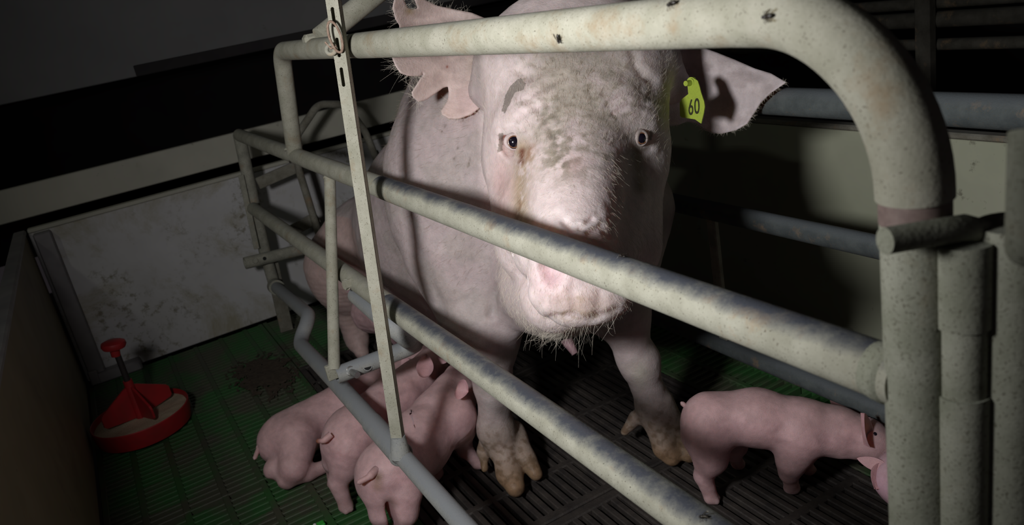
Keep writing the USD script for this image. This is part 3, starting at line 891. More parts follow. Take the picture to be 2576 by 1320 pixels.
def sstep(x, a, b):
    t = np.clip((x - a) / (b - a), 0, 1); return t * t * (3 - 2 * t)


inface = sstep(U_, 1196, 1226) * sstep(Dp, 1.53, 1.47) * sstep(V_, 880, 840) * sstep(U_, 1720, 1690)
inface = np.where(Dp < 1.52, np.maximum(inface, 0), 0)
mixc(1 - inface, grey, .8)  # dusty body, its grey also darkened to carry the falloff of light
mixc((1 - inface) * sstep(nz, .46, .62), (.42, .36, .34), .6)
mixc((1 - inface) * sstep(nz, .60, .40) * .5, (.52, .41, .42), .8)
fore = np.exp(-(((U_ - 1460) / 165) ** 4 + ((V_ - 235) / 185) ** 4)) * hd_
mixc(fore * sstep(nz * .75 + nf * .3, .36, .66), dirt, .85)
mixc(fore * sstep(nf, .58, .74), (.30, .25, .19), .6)
nose = np.exp(-(((U_ - 1425) / 75) ** 2 + ((V_ - 400) / 55) ** 2)) * hd_
mixc(nose * sstep(nz * .4 + nf * .7, .45, .65), (.36, .315, .25), .9)
for (u, v, su, sv) in ((1375, 295, 26, 20), (1400, 335, 22, 40), (1548, 290, 26, 16), (1420, 405, 30, 30), (1620, 270, 30, 50)):
    mixc(np.exp(-(((U_ - u) / su) ** 2 + ((V_ - v) / sv) ** 2)) * hd_ * sstep(nf, .35, .6), (.25, .22, .17), .8)


def streak(pts, w_, c, a, thr=.35):
    d = shapely.distance(LineString(pts), shapely.points(np.stack([U_, V_], 1)))
    mixc(np.exp(-(d / w_) ** 2) * hd_ * sstep(nf * .6 + nz * .5, thr, thr + .25), c, a)


streak([(1312, 375), (1320, 400), (1305, 460), (1308, 540), (1320, 580)], 26, (.50, .38, .25), .9, .30)
streak([(1314, 380), (1312, 408)], 9, (.20, .07, .04), .95, .25)
streak([(1340, 372), (1325, 400)], 10, (.40, .22, .14), .8, .35)
streak([(1602, 385), (1604, 410), (1612, 470)], 18, (.24, .17, .10), .95, .25)
streak([(1310, 500), (1300, 560)], 8, (.28, .18, .11), .9, .42)
mixc(np.exp(-(((U_ - 1262) / 30) ** 2 + ((V_ - 470) / 90) ** 2)) * hd_, (.70, .47, .45), .8)
mixc(np.exp(-(((U_ - 1448) / 26) ** 2 + ((V_ - 415) / 30) ** 2)) * hd_, (.62, .43, .43), .5)
mixc(np.exp(-(((U_ - 1385) / 52) ** 2 + ((V_ - 700) / 46) ** 2)) * hd_, (.72, .50, .53), .85)
mixc(np.exp(-(((U_ - 1480) / 90) ** 2 + ((V_ - 765) / 32) ** 2)) * hd_, (.55, .41, .36), .75)
for u, v in ((1432, 790), (1500, 790), (1440, 745)):
    mixc(np.exp(-(((U_ - u) / 34) ** 2 + ((V_ - v) / 16) ** 2)) * hd_ * sstep(nf, .4, .6), (.36, .25, .13), .7)
uv = shapely.points(np.stack([U_, V_], 1))
for poly in ([(1310, 195), (1324, 212), (1318, 228), (1296, 232), (1284, 258), (1270, 284), (1262, 278), (1270, 245), (1282, 218)], [(1256, 334), (1266, 334), (1264, 378), (1252, 384)], [(1634, 330), (1642, 328), (1640, 352), (1632, 352)]):
    mixc((shapely.contains(Polygon(poly), uv) & hd_).astype(float), (.27, .235, .205), .85)
# feet, knees
foot = sstep(SV[:, 2], .20, .05) * (SV[:, 1] < 1.7)
mixc(foot, (.32, .235, .17), .8)
mixc(sstep(SV[:, 2], .075, .03) * (SV[:, 1] < 1.7), (.27, .17, .095), .9)
mixc(foot * sstep(nf, .5, .62), (.16, .10, .055), .7)
mixc(np.exp(-(((U_ - 1265) / 22) ** 2 + ((V_ - 1035) / 18) ** 2)) * (Dp < 1.9) * front, (.16, .14, .13), .8)
mixc(np.exp(-(((U_ - 1232) / 16) ** 2 + ((V_ - 1015) / 12) ** 2)) * (Dp < 1.9) * front, (.62, .57, .56), .7)
mixc(np.exp(-(((U_ - 1610) / 22) ** 2 + ((V_ - 945) / 34) ** 2)) * front, (.55, .52, .44), .7)
hind = (SV[:, 1] > 2.0) & (SV[:, 2] < .48)
mixc(hind * 1.0, (.60, .42, .385), .7)
mixc((np.hypot(SV[:, 0] - .57, SV[:, 1] - 2.07) < .13) * (SV[:, 2] < .30) * 1.0, (.62, .40, .43), .8)
# dried scratches on the flank
for a, b in (((1112, 330), (1122, 318)), ((1180, 398), (1178, 428)), ((1220, 318), (1222, 365)), ((1152, 372), (1140, 402))):
    d = shapely.distance(LineString([a, b]), uv)
    mixc(np.exp(-(d / 3.2) ** 2) * front * (~face_zone) * sstep(nf, .40, .55), (.20, .16, .13), .9)

sow = thing('sow', 'large pale pink sow with dirty forehead standing in the crate and looking out', 'pig', (.78, 1.6, 0))
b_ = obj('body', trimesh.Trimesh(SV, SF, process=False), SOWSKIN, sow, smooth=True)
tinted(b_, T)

# eyes: ball in a rim of lid skin
for (px, py, r, gx, gy, sx_, sy_) in ((1294, 357, .0135, -.12, -.05, 1.0, .92), (1611, 348, .0125, .55, -.05, .66, .90)):
    d = hit(allp, px, py)
    g = unit(-unit(ray(px, py)) + RIGHT * gx + DOWN * gy)
    c = W(px, py, d) - g * .0045
    e = obj('eye', trimesh.Trimesh(*(lambda s: (s.vertices * r + c, s.faces))(trimesh.creation.icosphere(3, 1.0)), process=False), EYE, sow, smooth=True)
    x_ = unit(HR - g * (HR @ g)); y_ = np.cross(g, x_); y_ = y_ if y_ @ DOWN < 0 else -y_
    tt = np.linspace(0, 2 * np.pi, 49)
    pts = np.array([c + g * (.0062 + .0016 * np.cos(2 * t)) + x_ * np.cos(t) * .0132 * sx_ + y_ * np.sin(t) * .0118 * sy_ for t in tt])
    lm = tube(pts, .0037 + .0011 * np.sin(tt), 12)
    lid = obj('eyelid', lm, SOWSKIN, sow, smooth=True)
    up_ = np.clip((lm.vertices - c) @ y_ / .014, -1, 1)[:, None]
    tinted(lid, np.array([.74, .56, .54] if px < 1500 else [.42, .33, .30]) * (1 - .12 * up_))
    obj('iris', tube(np.array([c + r * (g * .74 + .674 * (np.cos(t) * x_ + np.sin(t) * y_)) for t in tt]), .0010, 8), EYEBROWN, e, smooth=True, label='brown ring of the eye')


# ears: sheets with rounded rims, built in the plane of the ear and bent
def ear(poly, depth, thick, step=3.0, wstep=.0016):
    pg = Polygon(poly).buffer(0)
    x0, y0, x1, y1 = pg.bounds
    xs = np.arange(x0 - 3 * step, x1 + 3 * step, step); ys = np.arange(y0 - 3 * step, y1 + 3 * step, step)
    X, Y = np.meshgrid(xs, ys, indexing='ij')
    P = shapely.points(np.stack([X, Y], -1).reshape(-1, 2))
    d = shapely.distance(pg.boundary, P).reshape(X.shape); ins = shapely.contains(pg, P).reshape(X.shape)
    sd = np.where(ins, -d, d)
    mm = 1.42 / FPX                                                # metres per picture unit at the ear
    sdm = sd * mm
    hw = thick / 2
    ws = np.arange(-thick - .004, thick + .004, wstep)
    # rounded slab
    qx = sdm[..., None] + hw; qw = np.abs(ws)[None, None] * np.ones_like(qx)
    D = np.minimum(np.maximum(qx, qw - hw * .0), 0) + np.sqrt(np.maximum(qx, 0) ** 2 + qw ** 2) - hw
    m = nets(D.astype(np.float32) / step, np.array([0, 0, 0.0]), 1.0, 1)
    v = m.vertices
    u_, v__, w_ = xs[0] + v[:, 0] * step, ys[0] + v[:, 1] * step, ws[0] + v[:, 2] * wstep
    dd = depth(u_, v__) + w_
    pts = CAM + (RIGHT * ((u_ - CX) / FPX)[:, None] + DOWN * ((v__ - CY) / FPX)[:, None] + FWD) * dd[:, None]
    m = trimesh.Trimesh(pts, m.faces, process=False)
    if m.volume < 0: m.invert()
    return m, u_, v__, w_


z8 = lambda pts: [(980 + x / 4.127, y / 4.127) for x, y in pts]
lear = z8([(1130, 330), (1000, 190), (850, 128), (700, 100), (500, 58), (380, 0), (330, -60), (285, -110), (255, -90), (258, 0), (272, 40), (292, 84), (235, 96), (185, 72), (155, 0), (135, -60), (95, -110), (60, -80), (44, 0), (28, 80), (58, 200), (100, 265), (85, 420), (25, 560), (22, 600), (60, 690), (110, 760), (200, 792), (318, 792), (346, 757), (352, 770), (312, 822), (225, 960), (240, 1012), (300, 1062), (380, 1040), (480, 970), (560, 912), (604, 900), (612, 960), (602, 1040), (530, 1150), (540, 1192), (620, 1238), (720, 1236), (850, 1190), (930, 1125), (990, 1085), (1100, 980), (1150, 700)])


def ldepth(u, v):
    t = np.clip((1240 - u) / 250, 0, 1.2)
    return 1.455 - .050 * t + .035 * np.sin(np.clip(t, 0, 1) * np.pi) - .035 * np.clip((120 - v) / 140, 0, 1.2) ** 1.2 + .012 * np.sin((u * .6 + v) / 34.0) * t


em, eu, ev, ew = ear(lear, ldepth, .0075)
lo = obj('ear', em, SOWSKIN, sow, smooth=True, label='ragged torn ear with deep notches')
ng_ = meshkit.fbm(np.stack([eu, ev, ew], -1) * .03, 4, 21)
te = np.tile((.68, .50, .46), (len(eu), 1)) * (1 - .22 * sstep(ng_, .4, .65)[:, None])
pinkz = np.exp(-(((eu - 1185) / 45) ** 2 + ((ev - 255) / 40) ** 2))[:, None]; te = te * (1 - pinkz * .8) + np.array([.76, .52, .50]) * pinkz * .8
dz = np.exp(-(((eu - 1200) / 25) ** 2 + ((ev - 165) / 30) ** 2))[:, None] * .6; te = te * (1 - dz) + np.array([.36, .27, .20]) * dz
dz = np.exp(-(((eu - 1030) / 12) ** 2 + ((ev - 28) / 10) ** 2))[:, None] * .8; te = te * (1 - dz) + np.array([.38, .27, .15]) * dz
dz = np.exp(-(((eu - 1125) / 3) ** 2 + ((ev - 168) / 3.5) ** 2))[:, None]; te = te * (1 - dz) + np.array([.25, .06, .03]) * dz
tinted(lo, te)
rear_ = [(1600, 90), (1660, 95), (1705, 108), (1760, 116), (1805, 132), (1850, 150), (1900, 172), (1940, 184), (1979, 207), (1955, 224), (1938, 236), (1915, 258), (1896, 288), (1880, 312), (1852, 328), (1815, 337), (1790, 335), (1768, 325), (1750, 311), (1728, 306), (1706, 315), (1686, 318), (1670, 310), (1650, 270), (1620, 200)]


def rdepth(u, v):
    t = np.clip((u - 1640) / 335, 0, 1)
    fold = gauss(u - (1700 + .45 * (v - 130)), 42)
    return 1.445 + .055 * np.sin(t * np.pi) ** .8 * (1 - .35 * t) + .030 * fold - .055 * t ** 2 - .018 * np.clip((180 - v) / 60, 0, 1) + .006 * np.sin((v - .5 * u) / 22.0)


em2, eu2, ev2, ew2 = ear(rear_, rdepth, .0075)
lo2 = obj('ear', em2, SOWSKIN, sow, smooth=True, label='pointed ear with the yellow tag')
ng_ = meshkit.fbm(np.stack([eu2, ev2, ew2], -1) * .03, 4, 22)
te = np.tile((.68, .545, .545), (len(eu2), 1)) * (1 - .2 * sstep(ng_, .4, .65)[:, None])
dz = sstep(eu2, 1730, 1690)[:, None] * .5; te = te * (1 - dz) + np.array([.42, .36, .29]) * dz
dz = np.exp(-(((eu2 - 1668) / 16) ** 2 + ((ev2 - 160) / 40) ** 2))[:, None] * .8; te = te * (1 - dz) + np.array([.20, .14, .10]) * dz
tinted(lo2, te)

# teats
def teat(a, b, r0, r1, name='teat'):
    m = tube(np.vstack([dense([a, b], .006)]), np.linspace(r0, r1, len(dense([a, b], .006))), 14)
    t_ = obj(name, m, SOWSKIN, sow, smooth=50); tinted(t_, np.tile((.60, .36, .40), (len(UsdGeom.Mesh(t_).GetPointsAttr().Get()), 1)))


for (x, y, z) in ((.83, 1.93, .170), (.68, 1.84, .195), (.57, 2.06, .16)):
    a = np.array([x, y, z]); teat(a, a + np.array([.012, -.010, -.048]), .012, .0065)

teat(W(1424, 852, 1.85), W(1447, 890, 1.84), .015, .0075)

# ear tag
td = hit(allp, 1730, 230) or 1.43
tc = lambda px, py, dd=0: W(px, py, 1.385 + dd)
tag = thing('ear_tag', 'yellow plastic ear tag printed 60 hanging in the right ear', 'tag', tc(1737, 250))
o = tc(1737, 205)
tx = unit(RIGHT * .58 - FWD * .81); ty = unit(-DOWN * 1.0 - RIGHT * .04); ty = unit(ty - tx * (ty @ tx)); tz = np.cross(tx, ty)
if tz @ FWD > 0: tz = -tz; 
s_ = 1.385 / FPX
fx = 1 / .58
U2 = lambda px, py: ((px - 1737) * s_ * fx, (205 - py) * s_)
plate = Polygon([U2(*q) for q in [(1733, 219), (1734, 210), (1737, 203), (1746, 202), (1751, 208), (1754, 222), (1757, 240), (1762, 262), (1763, 275), (1761, 290), (1756, 314), (1745, 301), (1720, 290), (1717, 285), (1717, 252), (1720, 246), (1734, 236)]]).buffer(.0012).buffer(-.0006)
Tm = frame(o, tx, ty, tz if np.cross(tx, ty) @ tz > 0 else np.cross(tx, ty))
zdir = np.cross(tx, ty); toward = -1 if zdir @ FWD > 0 else 1
obj('tag_plate', prism(plate, .0016, Tm), TAG, tag, smooth=30)
pc = tc(1741, 208)
pa = unit(-RIGHT * .80 - FWD * .62 - DOWN * -.22)
obj('tag_stud', cat_(tube([pc - pa * .002, pc + pa * .0030], .0098, 24), tube([pc + pa * .003, pc + pa * .0055], .0078, 24), tube([pc + pa * .005, pc + pa * .0175], [.0052, .0046], 18)), TAG, tag, smooth=40)
tm_ = meshkit.text_mesh('60', 36 * s_, .0006, True)
v = tm_.vertices.copy(); cx = v[:, 0].mean()
v[:, 0] = (v[:, 0] - (v[:, 0].min() + v[:, 0].max()) / 2) * .62
q0 = U2(1744, 288)
front_off = (.0016 if toward > 0 else -.0006)
L3 = np.stack([v[:, 0] * (1 if toward > 0 else 1) + q0[0], v[:, 1] + q0[1], v[:, 2] + front_off - (0 if toward > 0 else .0)], 1)
obj('tag_number', trimesh.Trimesh(trimesh.transform_points(L3, Tm), tm_.faces, process=False), INK, tag, smooth=False, label='black digits 60')


# bristles
def hairs(name, roots, dirs, length, width, m, parent, curl, seed=0):
    rng = np.random.default_rng(seed)
    n = len(roots); o = origin_of(parent)
    L = length * rng.uniform(.55, 1.3, n)
    side_ = rng.normal(size=(n, 3)) * curl
    s = np.linspace(0, 1, 5)[None, :, None]
    pts = roots[:, None] + dirs[:, None] * (L[:, None, None] * s) + side_[:, None] * (L[:, None, None] * s ** 2) - o
    c = UsdGeom.BasisCurves.Define(stage, path_for(name, parent))
    c.CreateTypeAttr('linear'); c.CreateBasisAttr('bezier'); c.CreateWrapAttr('nonperiodic')
    c.CreateCurveVertexCountsAttr(Vt.IntArray.FromNumpy(np.full(n, 5, np.int32)))
    c.CreatePointsAttr(Vt.Vec3fArray.FromNumpy(pts.reshape(-1, 3).astype(np.float32)))
    wd = (width * (.6 if name == 'ear_hair' else 1.0) * rng.uniform(.7, 1.2, n))[:, None] * np.array([1, .9, .75, .55, .25])[None]
    c.CreateWidthsAttr(Vt.FloatArray.FromNumpy(wd.ravel().astype(np.float32))); c.SetWidthsInterpolation('vertex')
    UsdShade.MaterialBindingAPI.Apply(c.GetPrim()).Bind(m)
    c.GetPrim().SetCustomDataByKey('kind', 'stuff')
    return c


rng = np.random.default_rng(4)
P3 = np.array(SV)
area_ok = np.nonzero(hd_ & (V_ > 95))[0]
wgt = .35 + 1.3 * np.exp(-(((U_[area_ok] - 1450) / 190) ** 2 + ((V_[area_ok] - 210) / 130) ** 2)) + .5 * (V_[area_ok] > 560)
pick = rng.choice(area_ok, 13000, p=wgt / wgt.sum())
Nf = N[pick]
flow = DOWN[None] * -1.0 + RIGHT[None] * ((U_[pick] - 1445) / 300)[:, None]         # hair of the brow lies upward and out, the snout's downward
flow = np.where((V_[pick] > 380)[:, None], DOWN[None] * .9 + RIGHT[None] * ((U_[pick] - 1445) / 260)[:, None], flow)
flow = flow - Nf * (flow * Nf).sum(1, keepdims=True); flow /= np.linalg.norm(flow, axis=1, keepdims=True)
dirs = flow * .95 + Nf * .20 + rng.normal(size=(len(pick), 3)) * .16
dirs /= np.linalg.norm(dirs, axis=1, keepdims=True)
dk = (fore[pick] > .4) & (rng.random(len(pick)) < .45)
hairs('dirty_hair', (P3[pick] - Nf * .0005)[dk], dirs[dk], .009, .00024, DARKHAIR, sow, .25, 5)
pick, Nf, dirs = pick[~dk], Nf[~dk], dirs[~dk]
hairs('face_hair', P3[pick] - Nf * .0005, dirs, .0105, .00022, HAIR, sow, .22, 1)
ch = np.nonzero(hd_ & (V_ > 780) & (V_ < 850) & (U_ > 1330) & (U_ < 1570))[0]
pick = rng.choice(ch, 150)
dirs = N[pick] * .4 + DOWN[None] * .8 - RIGHT[None] * .35 + rng.normal(size=(len(pick), 3)) * .3
dirs /= np.linalg.norm(dirs, axis=1, keepdims=True)
hairs('chin_hair', P3[pick], dirs, .024, .00026, HAIR, sow, .45, 2)
bd = np.nonzero(front & ~face_zone & (U_ > 960) & (U_ < 1240) & (V_ < 740) & (SV[:, 2] > .3))[0]
pick = rng.choice(bd, 1800); Nf = N[pick]
flow = np.array([-.1, 1.0, -.5])[None] - Nf * (Nf @ np.array([-.1, 1.0, -.5]))[:, None]; flow /= np.linalg.norm(flow, axis=1, keepdims=True)
dirs = flow * .9 + Nf * .25 + rng.normal(size=(len(pick), 3)) * .15; dirs /= np.linalg.norm(dirs, axis=1, keepdims=True)
hairs('body_hair', P3[pick], dirs, .014, .00022, DARKHAIR, sow, .2, 3)


def rim_hair(poly, depth, u0, u1, v0, v1, n, ln, seed, parent, outw=1.0):
    ring = Polygon(poly).exterior; r_ = np.random.default_rng(seed); roots, dd = [], []
    while len(roots) < n:
        s = r_.uniform(0, ring.length); q = ring.interpolate(s); q2 = ring.interpolate(s + 2)
        if not (u0 < q.x < u1 and v0 < q.y < v1): continue
        t_ = np.array([q2.x - q.x, q2.y - q.y]); nn = np.array([t_[1], -t_[0]]); nn /= np.linalg.norm(nn) + 1e-9
        if Polygon(poly).contains(Point(q.x + nn[0] * 3, q.y + nn[1] * 3)): nn = -nn
        qx, qy = q.x - nn[0] * 2, q.y - nn[1] * 2
        roots.append(W(qx, qy, float(depth(np.array(qx), np.array(qy))) - .002)); dd.append(unit(RIGHT * nn[0] + DOWN * nn[1] - FWD * .15 + r_.normal(size=3) * .3 + np.array([0, 0, .15])))
    hairs('ear_hair', np.array(roots), np.array(dd), ln, .00036, HAIR, parent, .5, seed)


rim_hair(lear, ldepth, 970, 1060, 135, 270, 130, .015, 31, sow)
rim_hair(lear, ldepth, 980, 1180, 0, 60, 90, .010, 32, sow)
rim_hair(lear, ldepth, 1090, 1230, 250, 310, 120, .008, 33, sow)
rim_hair(rear_, rdepth, 1660, 1990, 200, 345, 320, .005, 34, sow)
# ------------------------------------------------------------------ piglets
Z = at_z
PINK = np.array([.66, .42, .435])


def leaf(base, tip, width, normal, cup=.25, thick=.0022, n=12, bend=0.0):
    """Cupped pointed ear as a closed sheet."""
    base, tip = np.asarray(base, float), np.asarray(tip, float)
    L = np.linalg.norm(tip - base); y = unit(tip - base); z = unit(normal - y * (np.asarray(normal) @ y)); x = np.cross(y, z)
    s = np.linspace(0, 1, n); w = np.linspace(-1, 1, 9)
    prof = width * (np.sin(np.clip(s * .86 + .14, 0, 1) * np.pi) ** .7) * (1 - .25 * s)
    rows = []
    for sgn in (1, -1):
        g = np.array([[base + y * L * a + x * b * pw + z * (cup * width * (b * b) * (1 - a * .5) + bend * L * a * a + sgn * thick * (1 - b * b * .7) * (1 - .5 * a)) for b in w] for a, pw in zip(s, prof)])
        rows.append(g)
    v = np.concatenate([r.reshape(-1, 3) for r in rows]); m = 9; N_ = n * m
    f = []
    for i in range(n - 1):
        for j in range(m - 1):
            a = i * m + j; f += [[a, a + 1, a + m + 1], [a, a + m + 1, a + m]]; b = a + N_; f += [[b, b + m + 1, b + 1], [b, b + m, b + m + 1]]
        for j, fl in ((0, 1), (m - 1, 0)):
            a = i * m + j; q = [[a, a + m, a + m + N_], [a, a + m + N_, a + N_]]; f += q if fl else [r[::-1] for r in q]
    for i, fl in ((0, 0), (n - 1, 1)):
        for j in range(m - 1):
            a = i * m + j; q = [[a, a + 1, a + 1 + N_], [a, a + 1 + N_, a + N_]]; f += [r[::-1] for r in q] if fl else q
    return trimesh.Trimesh(v, np.array(f), process=False)


def piglet(label, prims, ears=(), tail=None, eyes=(), tint=PINK, dirty=(), h=.0030, seed=0, wrinkle=.0012):
    lo_ = np.min([extent(p)[0] for p in prims], 0); hi_ = np.max([extent(p)[1] for p in prims], 0)
    t = thing('piglet', label, 'piglet', ((lo_[0] + hi_[0]) / 2, (lo_[1] + hi_[1]) / 2, 0))
    m = largest(skin(prims, h, 1))
    v = np.array(m.vertices); n_ = meshkit.arrays((v, np.array(m.faces)), True)[2]
    v = v + n_ * ((meshkit.fbm(v * 40, 3, seed) - .5) * 2 * wrinkle)[:, None]
    v[:, 2] = np.maximum(v[:, 2], .0015)
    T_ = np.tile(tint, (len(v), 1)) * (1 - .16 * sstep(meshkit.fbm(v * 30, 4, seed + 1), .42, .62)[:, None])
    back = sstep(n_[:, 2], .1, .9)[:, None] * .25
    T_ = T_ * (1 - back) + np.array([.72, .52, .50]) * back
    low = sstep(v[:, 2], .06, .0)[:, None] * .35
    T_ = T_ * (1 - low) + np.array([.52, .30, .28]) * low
    for c, r, col, a in dirty:
        w = np.clip(1 - np.linalg.norm(v - c, axis=1) / r, 0, 1)[:, None] * a; T_ = T_ * (1 - w) + np.array(col) * w
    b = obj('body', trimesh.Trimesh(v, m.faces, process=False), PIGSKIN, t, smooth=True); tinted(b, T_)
    for e in ears:
        em_ = leaf(**e); q = obj('ear', em_, PIGSKIN, t, smooth=True); tinted(q, np.tile((.70, .36, .37), (len(em_.vertices), 1)))
    if tail is not None:
        p = rounded(tail[0], [0] + [.008] * (len(tail[0]) - 2) + [0], 6); k = len(p)
        r = np.linspace(tail[1], tail[2], k); p = np.vstack([p, p[-1] + unit(p[-1] - p[-2]) * tail[2] * .8]); r = np.r_[r, tail[2] * .35]
        tm = tube(p, r, 12); q = obj('tail', tm, PIGSKIN, t, smooth=True)
        tt = np.tile((.66, .38, .38), (len(tm.vertices), 1))
        if len(tail) > 3:
            tt[np.linalg.norm(tm.vertices - p[-1], axis=1) < .007] = tail[3]
        tinted(q, tt)
    for c, r in eyes:
        s = trimesh.creation.icosphere(2, r); s.apply_translation(c); obj('eye', s, EYE, t, smooth=True)
    return t


def leg(a, b, c, d, r, k=.02):
    """Upper leg, joint, shank, foot with two claws."""
    a, b, c, d = (np.asarray(q, float) for q in (a, b, c, d))
    f = unit(np.array([d[0] - c[0], d[1] - c[1], 0]) + 1e-6); s = np.array([-f[1], f[0], 0])
    return [rc(a, b, r[0], r[1], k), rc(b, c, r[1] * .92, r[2], k * .8), rc(c, d + [0, 0, .012], r[2], r[3], k * .5),
            rc(d + [0, 0, .012] + s * .005, d + f * .012 + s * .006 + [0, 0, .006], r[3] * .75, .0055, .006), rc(d + [0, 0, .012] - s * .005, d + f * .012 - s * .006 + [0, 0, .006], r[3] * .75, .0055, .006)]


# first: lying on the slats
h1, c1, n1, k1, s1 = Z(732, 1092, .072), Z(890, 1014, .080), Z(985, 962, .092), Z(1045, 915, .105), Z(1085, 882, .105)
piglet('sleepy pink piglet lying on the green slats, hind leg stretched along the floor', [
    rc(h1, c1, .062, .064, .03), rc(c1, n1, .062, .050, .03), rc(n1, k1, .048, .044, .02), rc(k1, s1, .036, .024, .02),
    el(Z(705, 1112, .066), (.056, .056, .052), None, .03),
    rc(Z(748, 1105, .080), Z(742, 1170, .048), .052, .036, .028), rc(Z(738, 1182, .042), Z(722, 1204, .024), .032, .023, .012), rc(Z(722, 1203, .023), Z(775, 1188, .022), .0225, .0195, .008), rc(Z(775, 1188, .021), Z(815, 1174, .017), .0195, .0155, .008), rc(Z(812, 1172, .016), Z(830, 1164, .013), .012, .008, .006),
    rc(Z(690, 1180, .040), Z(700, 1190, .026), .026, .018, .02), rc(Z(900, 1050, .05), Z(930, 1050, .02), .03, .014, .02)],
    tail=([Z(664, 1108, .085), Z(650, 1128, .076), Z(641, 1152, .066)], .0085, .0052), seed=3,
    ears=[dict(base=Z(1030, 925, .14), tip=Z(1012, 900, .165), width=.016, normal=(-.5, -.8, .4))])

# second: standing, nosing under the sow
h2, c2, n2, k2, s2 = Z(890, 1090, .140), Z(995, 1005, .142), Z(1045, 958, .155), Z(1085, 918, .160), Z(1118, 884, .150)
piglet('pink piglet standing in the middle with its tail out, nosing under the sow', [
    rc(h2, c2, .063, .058, .03), rc(c2, n2, .056, .048, .03), rc(n2, k2, .046, .042, .02), rc(k2, s2, .034, .022, .02),
    el(Z(882, 1112, .128), (.056, .056, .056), None, .03)]
    + leg(Z(880, 1130, .130), Z(868, 1172, .098), Z(850, 1212, .070), Z(874, 1284, .0), (.046, .032, .0195, .0155))
    + leg(Z(850, 1130, .125), Z(838, 1160, .095), Z(834, 1172, .075), Z(842, 1225, .0), (.036, .022, .014, .013))
    + leg(Z(1010, 1010, .13), Z(1016, 1040, .09), Z(1014, 1060, .06), Z(1022, 1105, .0), (.036, .024, .016, .013)),
    tail=([Z(833, 1092, .185), Z(815, 1108, .178), Z(800, 1109, .176)], .0075, .0052, (.30, .10, .05)), seed=5,
    ears=[dict(base=Z(1066, 950, .205), tip=Z(1072, 893, .235), width=.022, normal=unit(CAM - Z(1066, 930, .2)), cup=.5), dict(base=Z(1104, 908, .190), tip=Z(1130, 884, .205), width=.016, normal=(-.3, -.9, .3))])

# third: nearest, seen from behind
h3, m3, c3, n3, k3, s3 = Z(985, 1187, .148), Z(1052, 1115, .146), Z(1112, 1046, .154), Z(1142, 994, .170), Z(1164, 956, .175), Z(1188, 918, .165)
third = ([
    rc(h3, m3, .070, .064, .03), rc(m3, c3, .064, .060, .03), rc(c3, n3, .058, .050, .03), rc(n3, k3, .048, .044, .02), rc(k3, s3, .036, .024, .02),
    el(Z(975, 1205, .128), (.057, .054, .055), None, .03), el(Z(958, 1244, .098), (.021, .019, .022), None, .010), el(Z(978, 1248, .098), (.019, .018, .022), None, .010),
    rc(Z(1140, 1050, .16), Z(1150, 1075, .12), .050, .040, .03)]
    + leg(Z(958, 1250, .120), Z(962, 1290, .088), Z(962, 1310, .062), Z(955, 1352, .0), (.031, .026, .0185, .015), .014)
    + leg(Z(1022, 1245, .120), Z(1018, 1290, .088), Z(1008, 1316, .062), Z(1000, 1358, .0), (.032, .026, .0185, .015), .014)
    + leg(Z(1152, 1075, .115), Z(1160, 1105, .080), Z(1170, 1130, .050), Z(1204, 1176, .0), (.036, .023, .017, .013))
    + leg(Z(1085, 1090, .115), Z(1092, 1130, .080), Z(1094, 1148, .050), Z(1102, 1200, .0), (.034, .022, .016, .013)))
third.insert(len(third) - 10, el(Z(986, 1312, .075), (.0065, .05, .05), None, .010, sub=True))
on3 = lambda px, py, out=0.0: W(px, py, (hit(third, px, py, 1.2, 2.2) or 1.66) - out)
piglet('nearest pink piglet seen from behind under the bottom pipe, beside the foreleg of the sow', third,
    tail=([on3(948, 1180, -.006), on3(930, 1198, .012), on3(930, 1198, .014) + (W(905, 1212, 1.62) - W(930, 1198, 1.62))], .0085, .0054), seed=8,
    dirty=[(on3(950, 1200), .016, (.20, .12, .06), .9), (on3(948, 1222), .018, (.30, .19, .12), .7), (on3(985, 1262), .020, (.25, .15, .12), .7)],  # dirt spots, dark enough to also paint the shade of the cleft
    ears=[dict(base=Z(1148, 975, .235), tip=Z(1178, 985, .222), width=.024, normal=unit(CAM - Z(1160, 975, .2)), cup=.6, bend=.1), dict(base=Z(1190, 942, .205), tip=Z(1212, 930, .20), width=.016, normal=(-.3, -.6, .7), cup=.5)])

